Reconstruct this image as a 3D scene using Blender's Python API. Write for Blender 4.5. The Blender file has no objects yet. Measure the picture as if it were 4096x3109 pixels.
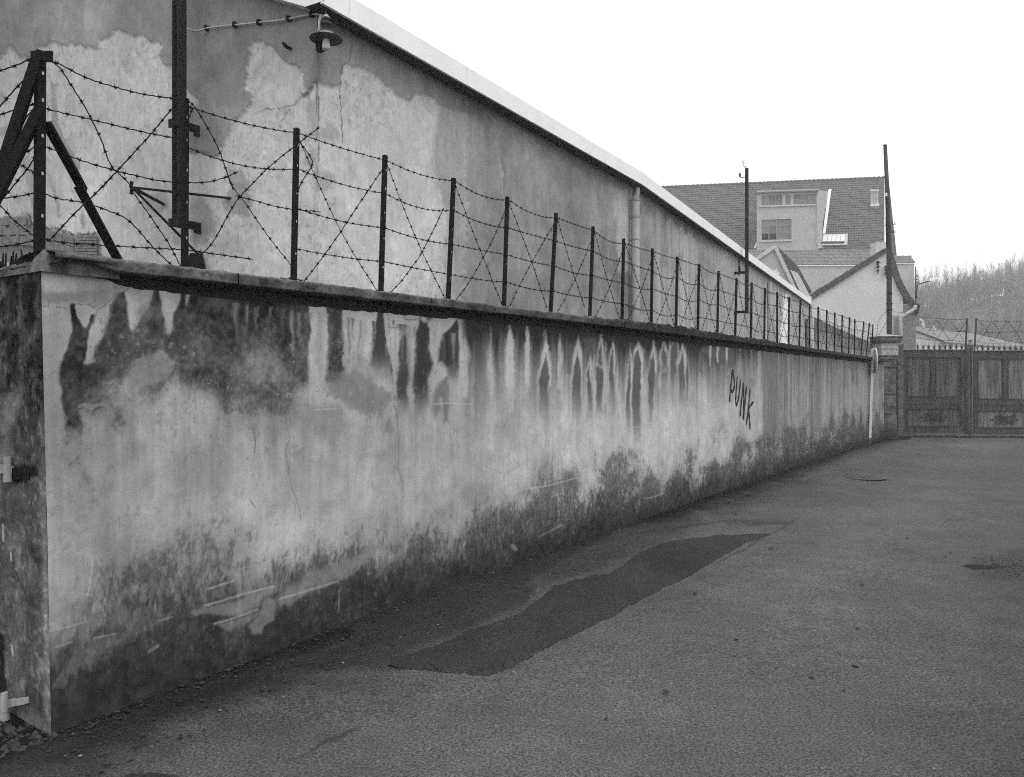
import bpy, math, random
import numpy as np
from mathutils import Vector, Matrix

random.seed(7)
R = math.radians
scene = bpy.context.scene
col = scene.collection

# ------------------------------------------------------------------ camera, sky, sun, exposure
F, CX, HY, EYE = 3148.0, 2048.0, 1522.0, 1.65      # focal length / horizon measured in photo pixels (4096 wide)
cam_data = bpy.data.cameras.new('camera')
cam_data.sensor_fit = 'HORIZONTAL'
cam_data.sensor_width = 36.0
cam_data.lens = 36.0 * F / 4096.0
cam_data.shift_y = (HY - 3109 / 2) / 4096.0
cam_data.clip_start, cam_data.clip_end = 0.05, 3000
cam = bpy.data.objects.new('camera', cam_data)
cam.location = (0, 0, EYE)
cam.rotation_euler = (R(90), 0, 0)
col.objects.link(cam)
scene.camera = cam

SUN_EL, SUN_AZ = R(58), R(140)        # azimuth clockwise from +Y
world = bpy.data.worlds.new('World')
scene.world = world
world.use_nodes = True
wn, wl = world.node_tree.nodes, world.node_tree.links
wn.clear()
w_out = wn.new('ShaderNodeOutputWorld')
w_bg = wn.new('ShaderNodeBackground')
w_sky = wn.new('ShaderNodeTexSky')
w_sky.sky_type = 'NISHITA'
w_sky.sun_disc = False
w_sky.sun_elevation, w_sky.sun_rotation = SUN_EL, SUN_AZ
w_sky.air_density, w_sky.dust_density = 1.0, 6.0
w_bw = wn.new('ShaderNodeRGBToBW')
w_mul = wn.new('ShaderNodeMath'); w_mul.operation = 'MULTIPLY_ADD'
w_mul.inputs[1].default_value = 0.25          # thin sky gradient left over ...
w_mul.inputs[2].default_value = 13.0          # ... under an even overcast layer
wl.new(w_sky.outputs[0], w_bw.inputs[0])
wl.new(w_bw.outputs[0], w_mul.inputs[0])
wl.new(w_mul.outputs[0], w_bg.inputs['Color'])
w_bg.inputs['Strength'].default_value = 0.1
wl.new(w_bg.outputs[0], w_out.inputs['Surface'])

sun_data = bpy.data.lights.new('sun', 'SUN')
sun_data.energy, sun_data.angle, sun_data.color = 0.8, R(35), (1, 1, 1)
sun = bpy.data.objects.new('sun', sun_data)
sd = Vector((math.sin(SUN_AZ) * math.cos(SUN_EL), math.cos(SUN_AZ) * math.cos(SUN_EL), math.sin(SUN_EL)))
sun.rotation_euler = sd.to_track_quat('Z', 'Y').to_euler()
sun.location = sd * 60
col.objects.link(sun)

vs = scene.view_settings
vs.view_transform, vs.look, vs.exposure, vs.gamma = 'Standard', 'None', 0.0, 1.0
vs.use_curve_mapping = False
scene.cycles.use_denoising = False
scene.cycles.denoiser = 'OPENIMAGEDENOISE'
scene.cycles.denoising_input_passes = 'RGB_ALBEDO_NORMAL'
scene.cycles.denoising_prefilter = 'ACCURATE'
scene.cycles.max_bounces = 6
scene.cycles.filter_width = 1.05
scene.cycles.sample_clamp_indirect = 4

# ------------------------------------------------------------------ helpers
def at(u, v, Y):
    return Vector(((u - CX) / F * Y, Y, EYE + (HY - v) / F * Y))

def hit(u, v, p0, n):
    d = Vector(((u - CX) / F, 1.0, (HY - v) / F))
    o = Vector((0, 0, EYE))
    return o + d * ((p0 - o).dot(n) / d.dot(n))

def tag(o, label=None, cat=None, group=None, kind=None):
    if label: o['label'] = label
    if cat: o['category'] = cat
    if group: o['group'] = group
    if kind: o['kind'] = kind
    return o

def empty(name, loc=(0, 0, 0), label=None, cat=None, group=None, kind=None):
    o = bpy.data.objects.new(name, None)
    o.location = loc
    o.empty_display_size = 0.2
    col.objects.link(o)
    return tag(o, label, cat, group, kind)

def link(name, me, parent=None):
    o = bpy.data.objects.new(name, me)
    col.objects.link(o)
    if parent is not None:
        o.parent = parent
        if parent.parent is None:
            o.matrix_parent_inverse = Matrix.Translation(-parent.location)
    return o

def place(name, me, parent, mat4):
    o = link(name, me, parent)
    o.matrix_basis = mat4
    return o

class MB:
    def __init__(self):
        self.v, self.f = [], []
    def quad(self, a, b, c, d):
        n = len(self.v); self.v += [tuple(a), tuple(b), tuple(c), tuple(d)]; self.f.append((n, n+1, n+2, n+3)); return self
    def poly(self, pts):
        n = len(self.v); self.v += [tuple(p) for p in pts]; self.f.append(tuple(range(n, n+len(pts)))); return self
    def hexa(self, p):            # 8 points: bottom 4, top 4
        n = len(self.v); self.v += [tuple(q) for q in p]
        for f in ((0,3,2,1),(4,5,6,7),(0,1,5,4),(1,2,6,5),(2,3,7,6),(3,0,4,7)):
            self.f.append(tuple(n+i for i in f))
        return self
    def box(self, c, sx, sy, sz, ax=None, ay=None, az=None):
        ax = Vector(ax) if ax else Vector((1,0,0)); ay = Vector(ay) if ay else Vector((0,1,0)); az = Vector(az) if az else Vector((0,0,1))
        c = Vector(c); a, b, d = ax*sx/2, ay*sy/2, az*sz/2
        return self.hexa([c-a-b-d, c+a-b-d, c+a+b-d, c-a+b-d, c-a-b+d, c+a-b+d, c+a+b+d, c-a+b+d])
    def bar(self, p0, p1, w, h, side=None):       # rectangular bar from p0 to p1
        p0, p1 = Vector(p0), Vector(p1)
        d = (p1-p0).normalized()
        s = Vector(side) if side else (Vector((0,0,1)).cross(d) if abs(d.z) < .95 else Vector((1,0,0)))
        s = (s - d*s.dot(d)).normalized()
        t = d.cross(s)
        a, b = s*w/2, t*h/2
        return self.hexa([p0-a-b, p0+a-b, p0+a+b, p0-a+b, p1-a-b, p1+a-b, p1+a+b, p1-a+b])
    def prism(self, pts, off):
        pts = [Vector(p) for p in pts]; off = Vector(off); n = len(self.v); k = len(pts)
        self.v += [tuple(p) for p in pts] + [tuple(p+off) for p in pts]
        self.f.append(tuple(range(n, n+k))); self.f.append(tuple(n+k+i for i in reversed(range(k))))
        for i in range(k):
            j = (i+1) % k
            self.f.append((n+i, n+k+i, n+k+j, n+j))
        return self
    def tube(self, pts, r, seg=6, caps=True):
        pts = [Vector(p) for p in pts]; n0 = len(self.v); k = len(pts)
        rs = r if isinstance(r, (list, tuple)) else [r]*k
        prev = None
        for i, p in enumerate(pts):
            d = (pts[min(i+1, k-1)] - pts[max(i-1, 0)]).normalized()
            if prev is None:
                s = d.orthogonal().normalized()
            else:
                s = (prev - d*prev.dot(d)).normalized()
            prev = s; t = d.cross(s)
            for j in range(seg):
                a = 2*math.pi*j/seg
                self.v.append(tuple(p + (s*math.cos(a) + t*math.sin(a))*rs[i]))
        for i in range(k-1):
            for j in range(seg):
                a = n0+i*seg+j; b = n0+i*seg+(j+1) % seg
                self.f.append((a, b, b+seg, a+seg))
        if caps:
            self.f.append(tuple(n0+j for j in reversed(range(seg))))
            self.f.append(tuple(n0+(k-1)*seg+j for j in range(seg)))
        return self
    def lathe(self, prof, c, seg=24, axis=None):  # prof: (radius, height) list
        c = Vector(c); n0 = len(self.v); z = Vector(axis).normalized() if axis else Vector((0,0,1))
        s = z.orthogonal().normalized(); t = z.cross(s)
        for r, h in prof:
            for j in range(seg):
                a = 2*math.pi*j/seg
                self.v.append(tuple(c + z*h + (s*math.cos(a)+t*math.sin(a))*r))
        for i in range(len(prof)-1):
            for j in range(seg):
                a = n0+i*seg+j; b = n0+i*seg+(j+1) % seg
                self.f.append((a, b, b+seg, a+seg))
        self.f.append(tuple(n0+j for j in reversed(range(seg))))
        self.f.append(tuple(n0+(len(prof)-1)*seg+j for j in range(seg)))
        return self
    def mesh(self, name, mat=None, smooth=False):
        me = bpy.data.meshes.new(name)
        me.from_pydata(self.v, [], self.f)
        if mat: me.materials.append(mat)
        if smooth: me.polygons.foreach_set('use_smooth', [True]*len(me.polygons))
        me.update()
        return me
    def build(self, name, mat, parent=None, smooth=False):
        return link(name, self.mesh(name, mat, smooth), parent)

def grid_mesh(name, P, mat, alb=None, smooth=True):
    """P: (rows, cols, 3) array -> grid mesh with optional per-vertex albedo attribute."""
    nr, nc = P.shape[:2]
    me = bpy.data.meshes.new(name)
    idx = np.arange(nr*nc).reshape(nr, nc)
    q = np.stack([idx[:-1, :-1], idx[:-1, 1:], idx[1:, 1:], idx[1:, :-1]], -1).reshape(-1, 4)
    me.vertices.add(nr*nc); me.vertices.foreach_set('co', P.reshape(-1).astype(np.float32))
    me.loops.add(q.size); me.loops.foreach_set('vertex_index', q.reshape(-1).astype(np.int32))
    me.polygons.add(len(q)); me.polygons.foreach_set('loop_start', np.arange(0, q.size, 4, dtype=np.int32))
    me.polygons.foreach_set('use_smooth', np.full(len(q), smooth))
    me.update(calc_edges=True)
    if alb is not None:
        a = me.attributes.new('alb', 'FLOAT', 'POINT')
        a.data.foreach_set('value', alb.reshape(-1).astype(np.float32))
    me.materials.append(mat)
    return me

# ---- numpy noise and mask painting tools (dirt and wear maps stored on the meshes)
def _h(ix, iy, seed):
    n = (ix.astype(np.int64)*374761393 + iy.astype(np.int64)*668265263 + seed*974634777) & 0xffffffff
    n = ((n ^ (n >> 13))*1274126177) & 0xffffffff
    return ((n ^ (n >> 16)) & 0xffffff)/float(0xffffff)
def vnoise(x, y, seed=0):
    ix, iy = np.floor(x), np.floor(y)
    fx, fy = x-ix, y-iy
    fx, fy = fx*fx*(3-2*fx), fy*fy*(3-2*fy)
    a, b = _h(ix, iy, seed), _h(ix+1, iy, seed)
    c, d = _h(ix, iy+1, seed), _h(ix+1, iy+1, seed)
    return a+(b-a)*fx + (c-a+(a-b-c+d)*fx)*fy
def fbm(x, y, seed=0, octv=4, gain=.5):
    s = 0; w = 0; a = 1.0
    for o in range(octv):
        s = s + a*vnoise(x*2**o, y*2**o, seed+o*17); w += a; a *= gain
    return s/w
def sstep(a, b, x):
    t = np.clip((x-a)/(b-a), 0, 1)
    return t*t*(3-2*t)
def zc(tagname, pts):
    ox, oy, s = ZO[tagname]
    return [(ox+x/s, oy+y/s) for x, y in pts]
ZO = {'Z1': (0, 0, 2.209), 'Z2': (0, 700, 2.209), 'Z3': (900, 0, 2.209), 'Z4': (1900, 300, 2.209), 'Z5': (2600, 550, 3.16),
      'Z6': (3200, 550, 2.469), 'Z7': (3300, 1200, 2.583), 'Z8': (2700, 950, 2.458),
      'A1': (0, 1000, 1.679), 'A2': (0, 2000, 1.514), 'A3': (1000, 1100, 1.679), 'A4': (1000, 2000, 1.514),
      'A5': (2000, 1250, 1.679), 'A6': (2000, 1900, 1.389), 'A7': (3000, 1700, 1.1916), 'A8': (0, 1780, 1.4),
      'B1': (2860, 1380, 4.419), 'B2': (3440, 1330, 3.573), 'B3': (3600, 1240, 3.109), 'B4': (3020, 740, 5.789),
      'B5': (3000, 960, 4.9375), 'B6': (1180, 0, 7.633), 'B7': (0, 820, 5.267), 'B8': (3500, 950, 3.73),
      'FF': (0, 0, 0.54), 'P': (0, 0, 1)}
def sdist(U, V, poly):
    P = np.array(poly, float); n = len(P)
    d2 = np.full(U.shape, 1e18); inside = np.zeros(U.shape, bool)
    for i in range(n):
        ax, ay = P[i]; bx, by = P[(i+1) % n]
        ex, ey = bx-ax, by-ay
        wx, wy = U-ax, V-ay
        t = np.clip((wx*ex+wy*ey)/(ex*ex+ey*ey+1e-9), 0, 1)
        d2 = np.minimum(d2, (wx-ex*t)**2+(wy-ey*t)**2)
        c = (ay > V) != (by > V)
        if abs(ey) > 1e-9:
            inside ^= c & (U < ex*(V-ay)/ey+ax)
    d = np.sqrt(d2)
    return np.where(inside, d, -d)
class Paint:
    """tone map over a surface; U,V = photo pixels of the surface points, T = tone (0..255)."""
    def __init__(self, U, V, T, N=None, rag=1.6):
        self.U, self.V, self.T, self.N, self.rag = U, V, T, N, rag
    def _sel(self, pts, m):
        xs = [p[0] for p in pts]; ys = [p[1] for p in pts]
        return np.where((self.U > min(xs)-m) & (self.U < max(xs)+m) & (self.V > min(ys)-m) & (self.V < max(ys)+m))
    def poly(self, z, pts, tone, soft=4, op=1.0, soft_low=None, fade=None):
        pts = zc(z, pts); m = max(soft, soft_low or 0)*1.5+4
        k = self._sel(pts, m)
        if not len(k[0]): return
        u, v = self.U[k], self.V[k]
        d = sdist(u, v, pts)
        s = soft
        if soft_low:                      # edge gets softer towards the bottom of the shape
            y0 = min(p[1] for p in pts); y1 = max(p[1] for p in pts)
            s = soft+(soft_low-soft)*np.clip((v-y0)/(y1-y0), 0, 1)**1.5
        q = d/s
        if self.N is not None: q = q+self.N[k]*self.rag*np.clip((s-2.5)/11, .10, .8)/(1+s/45)
        a = sstep(-1, 1, q)
        if self.N is not None:            # wide soft edges break up into flecks
            hf = .5+self.N[k]*1.1
            mixw = np.clip((s-8)/20, 0, .6)
            a = a*(1-mixw)+mixw*sstep(hf-.16, hf+.16, a)
        a = a*op
        if fade is not None:              # dries out towards the bottom
            y0 = min(p[1] for p in pts); y1 = max(p[1] for p in pts)
            a = a*(1-sstep(fade, 1.0, (v-y0)/(y1-y0)))
        self.T[k] = self.T[k]*(1-a)+tone*a
    def line(self, z, pts, tone, w=3, soft=2, op=1.0):
        pts = zc(z, pts)
        for (ax, ay), (bx, by) in zip(pts[:-1], pts[1:]):
            k = self._sel([(ax, ay), (bx, by)], w+soft+2)
            if not len(k[0]): continue
            u, v = self.U[k], self.V[k]
            ex, ey = bx-ax, by-ay
            t = np.clip(((u-ax)*ex+(v-ay)*ey)/(ex*ex+ey*ey+1e-9), 0, 1)
            d = np.hypot(u-ax-ex*t, v-ay-ey*t)
            a = (1-sstep(w/2, w/2+soft, d))*op
            self.T[k] = self.T[k]*(1-a)+np.minimum(tone, 1e9)*a if tone > 120 else np.minimum(self.T[k], self.T[k]*(1-a)+tone*a)
def albedo(T, k):
    return np.clip((np.clip(T, 5, 250)/255.0)**2.2*k, .008, .85)
def project(P):
    return CX+F*P[..., 0]/P[..., 1], HY-F*(P[..., 2]-EYE)/P[..., 1]

# ------------------------------------------------------------------ materials (neutral: the photograph is black and white)
def base_mat(name):
    m = bpy.data.materials.new(name); m.use_nodes = True
    nt = m.node_tree
    return m, nt, nt.nodes['Principled BSDF']
def noise_node(nt, scale, detail=4, rough=.6, stretch=None):
    g = nt.nodes.new('ShaderNodeNewGeometry')
    src = g.outputs['Position']
    if stretch:
        mp = nt.nodes.new('ShaderNodeMapping'); mp.inputs['Scale'].default_value = stretch
        nt.links.new(src, mp.inputs['Vector']); src = mp.outputs[0]
    n = nt.nodes.new('ShaderNodeTexNoise')
    n.inputs['Scale'].default_value = scale; n.inputs['Detail'].default_value = detail; n.inputs['Roughness'].default_value = rough
    nt.links.new(src, n.inputs['Vector'])
    return n.outputs['Fac']
def mrange(nt, src, a, b, lo, hi):
    r = nt.nodes.new('ShaderNodeMapRange'); r.clamp = True
    for i, val in zip((1, 2, 3, 4), (a, b, lo, hi)): r.inputs[i].default_value = val
    nt.links.new(src, r.inputs[0])
    return r.outputs[0]
def mul(nt, a, b):
    m = nt.nodes.new('ShaderNodeMath'); m.operation = 'MULTIPLY'
    nt.links.new(a, m.inputs[0])
    if isinstance(b, (int, float)): m.inputs[1].default_value = b
    else: nt.links.new(b, m.inputs[1])
    return m.outputs[0]
def bump(nt, bs, src, strength=.3, dist=.004):
    b = nt.nodes.new('ShaderNodeBump'); b.inputs['Strength'].default_value = strength; b.inputs['Distance'].default_value = dist
    nt.links.new(src, b.inputs['Height']); nt.links.new(b.outputs[0], bs.inputs['Normal'])
def plain(name, val, var=.35, scale=14, rough=.8, metal=0, bmp=.15, fine=90, stretch=None, spec=.08, bdist=.004):
    m, nt, bs = base_mat(name)
    n1 = noise_node(nt, scale, 5, .65, stretch)
    n2 = noise_node(nt, fine, 3, .6)
    c = nt.nodes.new('ShaderNodeValue'); c.outputs[0].default_value = val
    x = mul(nt, c.outputs[0], mrange(nt, n1, .3, .7, 1-var, 1+var))
    x = mul(nt, x, mrange(nt, n2, .3, .7, 1-var*.4, 1+var*.4))
    nt.links.new(x, bs.inputs['Base Color'])
    bs.inputs['Roughness'].default_value = rough; bs.inputs['Metallic'].default_value = metal
    bs.inputs['Specular IOR Level'].default_value = spec
    if bmp: bump(nt, bs, n2, bmp, bdist)
    return m
def toned(name, grain=.14, pits=.25, blotch=.12, bmp=.35, gscale=130, rough=.9, streak=.08, bdist=.005):
    """albedo painted per vertex ('alb'), broken up by plaster grain, pits, blotches and rain streaks."""
    m, nt, bs = base_mat(name)
    at_ = nt.nodes.new('ShaderNodeAttribute'); at_.attribute_name = 'alb'
    x = at_.outputs['Fac']
    ng = noise_node(nt, gscale, 3, .75)
    nb = noise_node(nt, 9, 6, .7)
    nd = noise_node(nt, 55, 4, .6)
    ns = noise_node(nt, 7, 4, .6, (5, 5, .35))
    x = mul(nt, x, mrange(nt, ng, .25, .75, 1-grain, 1+grain))
    x = mul(nt, x, mrange(nt, nb, .3, .7, 1-blotch, 1+blotch))
    x = mul(nt, x, mrange(nt, ns, .3, .7, 1-streak, 1+streak))
    x = mul(nt, x, mrange(nt, nd, .62, .74, 1, 1-pits))
    nt.links.new(x, bs.inputs['Base Color'])
    bs.inputs['Roughness'].default_value = rough
    bs.inputs['Specular IOR Level'].default_value = .07
    bump(nt, bs, ng, bmp, bdist)
    return m

M = {}
M['render_wall'] = toned('stained_render')
M['factory_plaster'] = toned('flaking_plaster', grain=.14, pits=.14, blotch=.14, gscale=70, bmp=.35)
M['pier_plaster'] = toned('lichen_plaster', grain=.35, pits=.5, blotch=.35, gscale=70)
M['coping'] = toned('mossy_concrete', grain=.4, pits=.4, blotch=.3, gscale=60, bmp=.6, streak=.0)
M['asphalt'] = toned('asphalt', grain=1.0, pits=.55, blotch=.16, gscale=62, bmp=.5, streak=0, rough=.82, bdist=.006)
def asphalt_mat():
    m, nt, bs = base_mat('asphalt')
    a_ = nt.nodes.new('ShaderNodeAttribute'); a_.attribute_name = 'alb'
    n1 = noise_node(nt, 70, 2, .7); n2 = noise_node(nt, 150, 2, .7); n3 = noise_node(nt, 42, 2, .5); n4 = noise_node(nt, 1.1, 5, .65); n5 = noise_node(nt, 6, 4, .6)
    x = mul(nt, a_.outputs['Fac'], mrange(nt, n1, .33, .67, .45, 1.6))
    x = mul(nt, x, mrange(nt, n2, .33, .67, .62, 1.38))
    x = mul(nt, x, mrange(nt, n3, .66, .74, 1, 1.9))
    x = mul(nt, x, mrange(nt, n4, .3, .7, .84, 1.16))
    x = mul(nt, x, mrange(nt, n5, .3, .7, .88, 1.12))
    nt.links.new(x, bs.inputs['Base Color'])
    bs.inputs['Roughness'].default_value = .85; bs.inputs['Specular IOR Level'].default_value = .08
    bump(nt, bs, n1, .6, .006)
    return m
M['asphalt'] = asphalt_mat()
M['patch_asphalt'] = plain('patch_asphalt', .055, .2, 5, .85, 0, .4, 130)
M['iron'] = plain('dark_rusty_iron', .008, .4, 30, .75, 0, .2)
M['wire'] = plain('rusty_wire', .009, .3, 60, .8, 0, 0)
M['steel_pole'] = plain('painted_steel', .018, .45, 10, .6, 0, .1, stretch=(1, 1, .15))
M['fascia'] = plain('white_fascia', .84, .06, 3, .7, 0, .05)
M['soffit'] = plain('painted_shade', .05, .3, 6, .9)  # dark stands in for shade under the eaves and in the coping recess
M['zinc'] = plain('zinc_pipe', .30, .2, 9, .55, 0, .05, stretch=(1, 1, .3))
M['light_zinc'] = plain('pale_zinc', .42, .15, 9, .6, 0, .05)
M['white_paint'] = plain('white_paint', .55, .2, 12, .6)
M['enamel_dark'] = plain('dark_enamel', .035, .2, 30, .4)
M['enamel_in'] = plain('grey_enamel', .28, .2, 25, .4)
M['bulb'] = plain('opal_bulb', .62, .05, 20, .25, 0, 0)
M['cable'] = plain('pale_cable', .42, .25, 40, .7, 0, 0)
M['brick_old'] = plain('old_brick', .20, .35, 12, .9, 0, .4, 60)
M['mortar'] = plain('mortar', .33, .2, 20, .95)
M['stone'] = plain('weathered_stone', .11, .6, 7, .95, 0, .5, 50)
M['stone_light'] = plain('pale_stone', .33, .3, 12, .95, 0, .4, 50)
M['gate'] = plain('weathered_gate_paint', .058, .65, 5, .7, 0, .2, 60, (2.4, 1, .3))
M['gate_panel'] = plain('streaked_gate_panel', .082, .75, 4, .7, 0, .2, 60, (3, 1, .22))
M['gate_panel_light'] = plain('worn_gate_panel', .125, .8, 4, .7, 0, .2, 60, (3, 1, .22))
M['gate_post'] = plain('pale_gate_post', .13, .4, 6, .7, 0, .2, 60, (3, 1, .2))
M['gate_dark'] = plain('gate_iron', .045, .4, 8, .75, 0, .2)
M['tile'] = plain('roof_tile', .20, .35, 6, .9, 0, .3, 40)
M['tile_far'] = plain('far_roof_tile', .13, .3, 3, .9, 0, .2, 25)
M['tile_dark'] = plain('dark_verge_tile', .06, .5, 6, .9, 0, .3, 30)
M['slate'] = plain('dark_slate', .035, .3, 5, .8)
M['plaster_pale'] = plain('pale_plaster', .46, .10, 1.2, .95, 0, .1, 12)
M['plaster_mid'] = plain('grey_plaster', .40, .12, 1.5, .95, 0, .1, 12)
M['plaster_low'] = plain('dirty_plaster', .22, .45, .6, .95, 0, .1, 8)
M['concrete_light'] = plain('pale_concrete', .48, .15, 4, .9)
M['pane'] = plain('dusty_glass', .085, .25, 2.5, .35, 0, 0, 10, spec=.5)
M['pane_light'] = plain('pale_glass', .16, .2, 3, .35, 0, 0, 10, spec=.5)  # paler tone of pane glass, mixed in at random
M['pane_dark'] = plain('open_pane', .012, .2, 3, .5, 0, 0)
M['frame'] = plain('window_frame', .30, .15, 6, .8)
M['white_wall'] = plain('white_wall', .86, .06, 1, .9)
M['low_roof'] = plain('pale_sheet_roof', .20, .2, .8, .8)
M['skylight'] = plain('skylight_glass', .75, .1, 3, .3, 0, 0)
M['wood_pole'] = plain('tarred_wood', .05, .45, 8, .9, 0, .3, 40, (3, 3, .2))
M['ceramic'] = plain('white_ceramic', .75, .05, 20, .3, 0, 0)
M['hill'] = plain('woodland_floor', .12, .25, .25, 1, 0, 0, 2)
M['twig'] = plain('bare_twigs', .10, .25, .3, 1, 0, 0, 3)
M['twig_pale'] = plain('pale_twigs', .17, .25, .3, 1, 0, 0, 3)
M['litter'] = plain('pale_litter', .20, .6, 30, .9, 0, 0)
M['rubble'] = plain('damp_rubble', .05, .7, 20, .95, 0, .2)
M['iron_lid'] = plain('worn_iron_lid', .10, .3, 20, .6)
M['dirt'] = plain('dark_grit', .035, .5, 30, .95, 0, 0)
M['dead_leaf'] = plain('dead_leaf', .045, .6, 25, .9, 0, 0)
M['weed'] = plain('dry_weed', .13, .5, 20, .95, 0, 0)
M['graffiti'] = plain('black_spray_paint', .03, .3, 40, .8, 0, 0)
M['ground'] = plain('yard_ground', .10, .3, 1.2, .95, 0, .3, 30)
M['sign_back'] = plain('sign_back', .16, .25, 8, .5)
M['hinge'] = plain('galvanised_hinge', .33, .25, 20, .5, 0, .1)
M['plaster_patch'] = plain('fresh_plaster', .72, .08, 8, .9)

# ------------------------------------------------------------------ geometry of the place
WD = Vector((.5663, .8242, 0)); WB = Vector((-.8242, .5663, 0))       # along the boundary wall / towards its back
W0 = Vector((-2.143, 3.66, 0))
WTOP = 2.20
def wall_pt(s, b, h): return W0 + WD*s + WB*b + Vector((0, 0, h))
GZ = [(0, 0), (3.66, 0), (4.87, .03), (5.4, .055), (6.1, .066), (7.1, .055), (8.8, .07), (11.1, .085), (14.4, .09), (20, .045), (23, .02), (60, 0)]
def ground_h(X, Y):
    Xw = W0.x + (Y-W0.y)*.6871
    d = np.abs((X-Xw)*.8242)
    return np.interp(Y, [a for a, b in GZ], [b for a, b in GZ])*np.exp(-(d/1.6)**2)

# ---- road and ground
def build_road():
    us = np.concatenate([np.linspace(-2600, -250, 40), np.linspace(-230, 4330, 900), np.linspace(4360, 7500, 40)])
    ys = 1/np.linspace(1/2.3, 1/33.0, 420)
    U, Y = np.meshgrid(us, ys)
    X = (U-CX)/F*Y
    Z = ground_h(X, Y)
    Z = Z + (fbm(X*1.3, Y*1.3, 3, 3)-.5)*.012
    P = np.stack([X, Y, Z], -1)
    PU, PV = project(P)
    big = fbm(X*.5, Y*.5, 11, 4)
    T = 92 + (big-.5)*16 + (fbm(X*3, Y*3, 5, 3)-.5)*7
    wx = (fbm(X*5, Y*5, 21, 4)-.5); wy = (fbm(X*5, Y*5, 31, 4)-.5)
    amp = np.clip(260/Y, 8, 90)
    Pn = Paint(PU+wx*amp*1.2, PV+wy*amp*.6, T)
    d = (X-(W0.x+(Y-W0.y)*.6871))*.8242
    # grime gathered along the foot of the wall
    nz = fbm(X*4, Y*4, 41, 4)
    g = np.exp(-(np.clip(d, 0, 9)/(.16+.42*nz))**1.6)
    T[:] = T*(1-g)+27*g
    Pn.poly('A4', [(-700, 1500), (-400, 1180), (0, 1070), (300, 1030), (640, 1020), (850, 1010), (640, 960), (820, 840), (1200, 620), (1700, 380), (2300, 130), (2300, 60), (1200, 500), (300, 880), (-900, 1380)], 52, 26, .8)
    Pn.poly('A4', [(0, 1075), (250, 1040), (580, 1010), (600, 930), (450, 880), (150, 930), (0, 960)], 44, 18, .6)
    Pn.poly('P', [(-200, 3300), (-200, 2980), (200, 2880), (1000, 2600), (1800, 2330), (2560, 2080), (2760, 2100), (2700, 2180), (2400, 2290), (2200, 2345), (2080, 2440), (1900, 2520), (1700, 2590), (1556, 2660), (1200, 2690), (900, 2740), (500, 2860), (150, 3040), (0, 3200)], 60, 34, .85)
    Pn.poly('P', [(1556, 2655), (1680, 2590), (1830, 2535), (1960, 2480), (2090, 2425), (2150, 2375), (2216, 2330), (2374, 2285), (2500, 2235), (2600, 2190), (2780, 2135), (2780, 2155), (2600, 2225), (2500, 2270), (2374, 2310), (2216, 2355), (2150, 2405), (2090, 2458), (1960, 2505), (1830, 2560), (1680, 2620)], 86, 14, .5)
    Pn.poly('P', [(-200, 3200), (-100, 2960), (300, 2850), (900, 2640), (1400, 2500), (1400, 2540), (900, 2700), (400, 2880), (0, 3060)], 28, 30, .85)
    Pn.poly('A6', [(230, 560), (350, 500), (520, 410), (680, 400), (700, 440), (560, 500), (400, 560), (280, 580)], 52, 12, .7)
    Pn.poly('A2', [(700, 1690), (800, 1655), (900, 1640), (1020, 1645), (1120, 1670), (1150, 1690)], 52, 5, .9)
    Pn.poly('A4', [(230, 1565), (350, 1510), (480, 1440), (570, 1425), (640, 1375), (690, 1365), (640, 1405), (580, 1440), (470, 1475), (340, 1535)], 66, 6, .7)
    Pn.poly('A7', [(1020, 675), (1080, 660), (1120, 668), (1230, 676), (1210, 686), (1130, 682), (1060, 690)], 30, 4, .95)
    Pn.poly('A7', [(1050, 640), (1320, 580), (1400, 640), (1400, 760), (1180, 740), (1060, 720)], 70, 16, .45)
    Pn.poly('A7', [(1230, 640), (1400, 600), (1400, 720), (1200, 715)], 60, 12, .3)
    Pn.poly('A7', [(1180, 760), (1420, 560), (1500, 560), (1500, 1800), (1250, 1800), (1080, 1300), (1120, 1000)], 80, 90, .4)
    Pn.poly('A7', [(-100, 470), (180, 472), (180, 478), (-100, 478)], 62, 4, .7)
    # old patch edges and far tyre tracks
    Pn.poly('P', [(3420, 1790), (3700, 1760), (4200, 1752), (4200, 1790), (3700, 1800), (3200, 1920)], 106, 20, .5)
    Pn.poly('P', [(2500, 2110), (2720, 2090), (3160, 2092), (3080, 2170), (2900, 2290), (2600, 2320), (2200, 2400), (2100, 2330)], 100, 14, .35)
    for z, pts, w in (('P', [(2560, 2130), (2900, 2087), (3170, 2090)], 4), ('P', [(3170, 2090), (3040, 2160), (2880, 2250)], 4)):
        Paint(PU+wx*amp*.5, PV+wy*amp*.4, T).line(z, pts, 58, w, 4, .5)
    tr = np.sin((d-1.2)*1.9)*.5+.5
    T += (tr-.5)*9*sstep(.8, 2, d)*(.5+big)
    alb = albedo(T, .70)
    o = link('road', grid_mesh('road', P, M['asphalt'], alb))
    tag(o, 'worn grey asphalt lane curving along the stained wall to the gate', kind='structure')
    g = MB().quad((-400, -60, -.06), (400, -60, -.06), (400, 330, -.06), (-400, 330, -.06)).build('ground', M['ground'])
    tag(g, 'bare ground around the lane and yard', kind='structure')
    return o
road = build_road()

def ground_at(u, v):
    Y = EYE*F/(v-HY)
    for _ in range(4):
        X = (u-CX)/F*Y
        Y = (EYE-float(ground_h(np.array(X), np.array(Y))))*F/(v-HY)
    X = (u-CX)/F*Y
    return Vector((X, Y, float(ground_h(np.array(X), np.array(Y)))))

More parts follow.
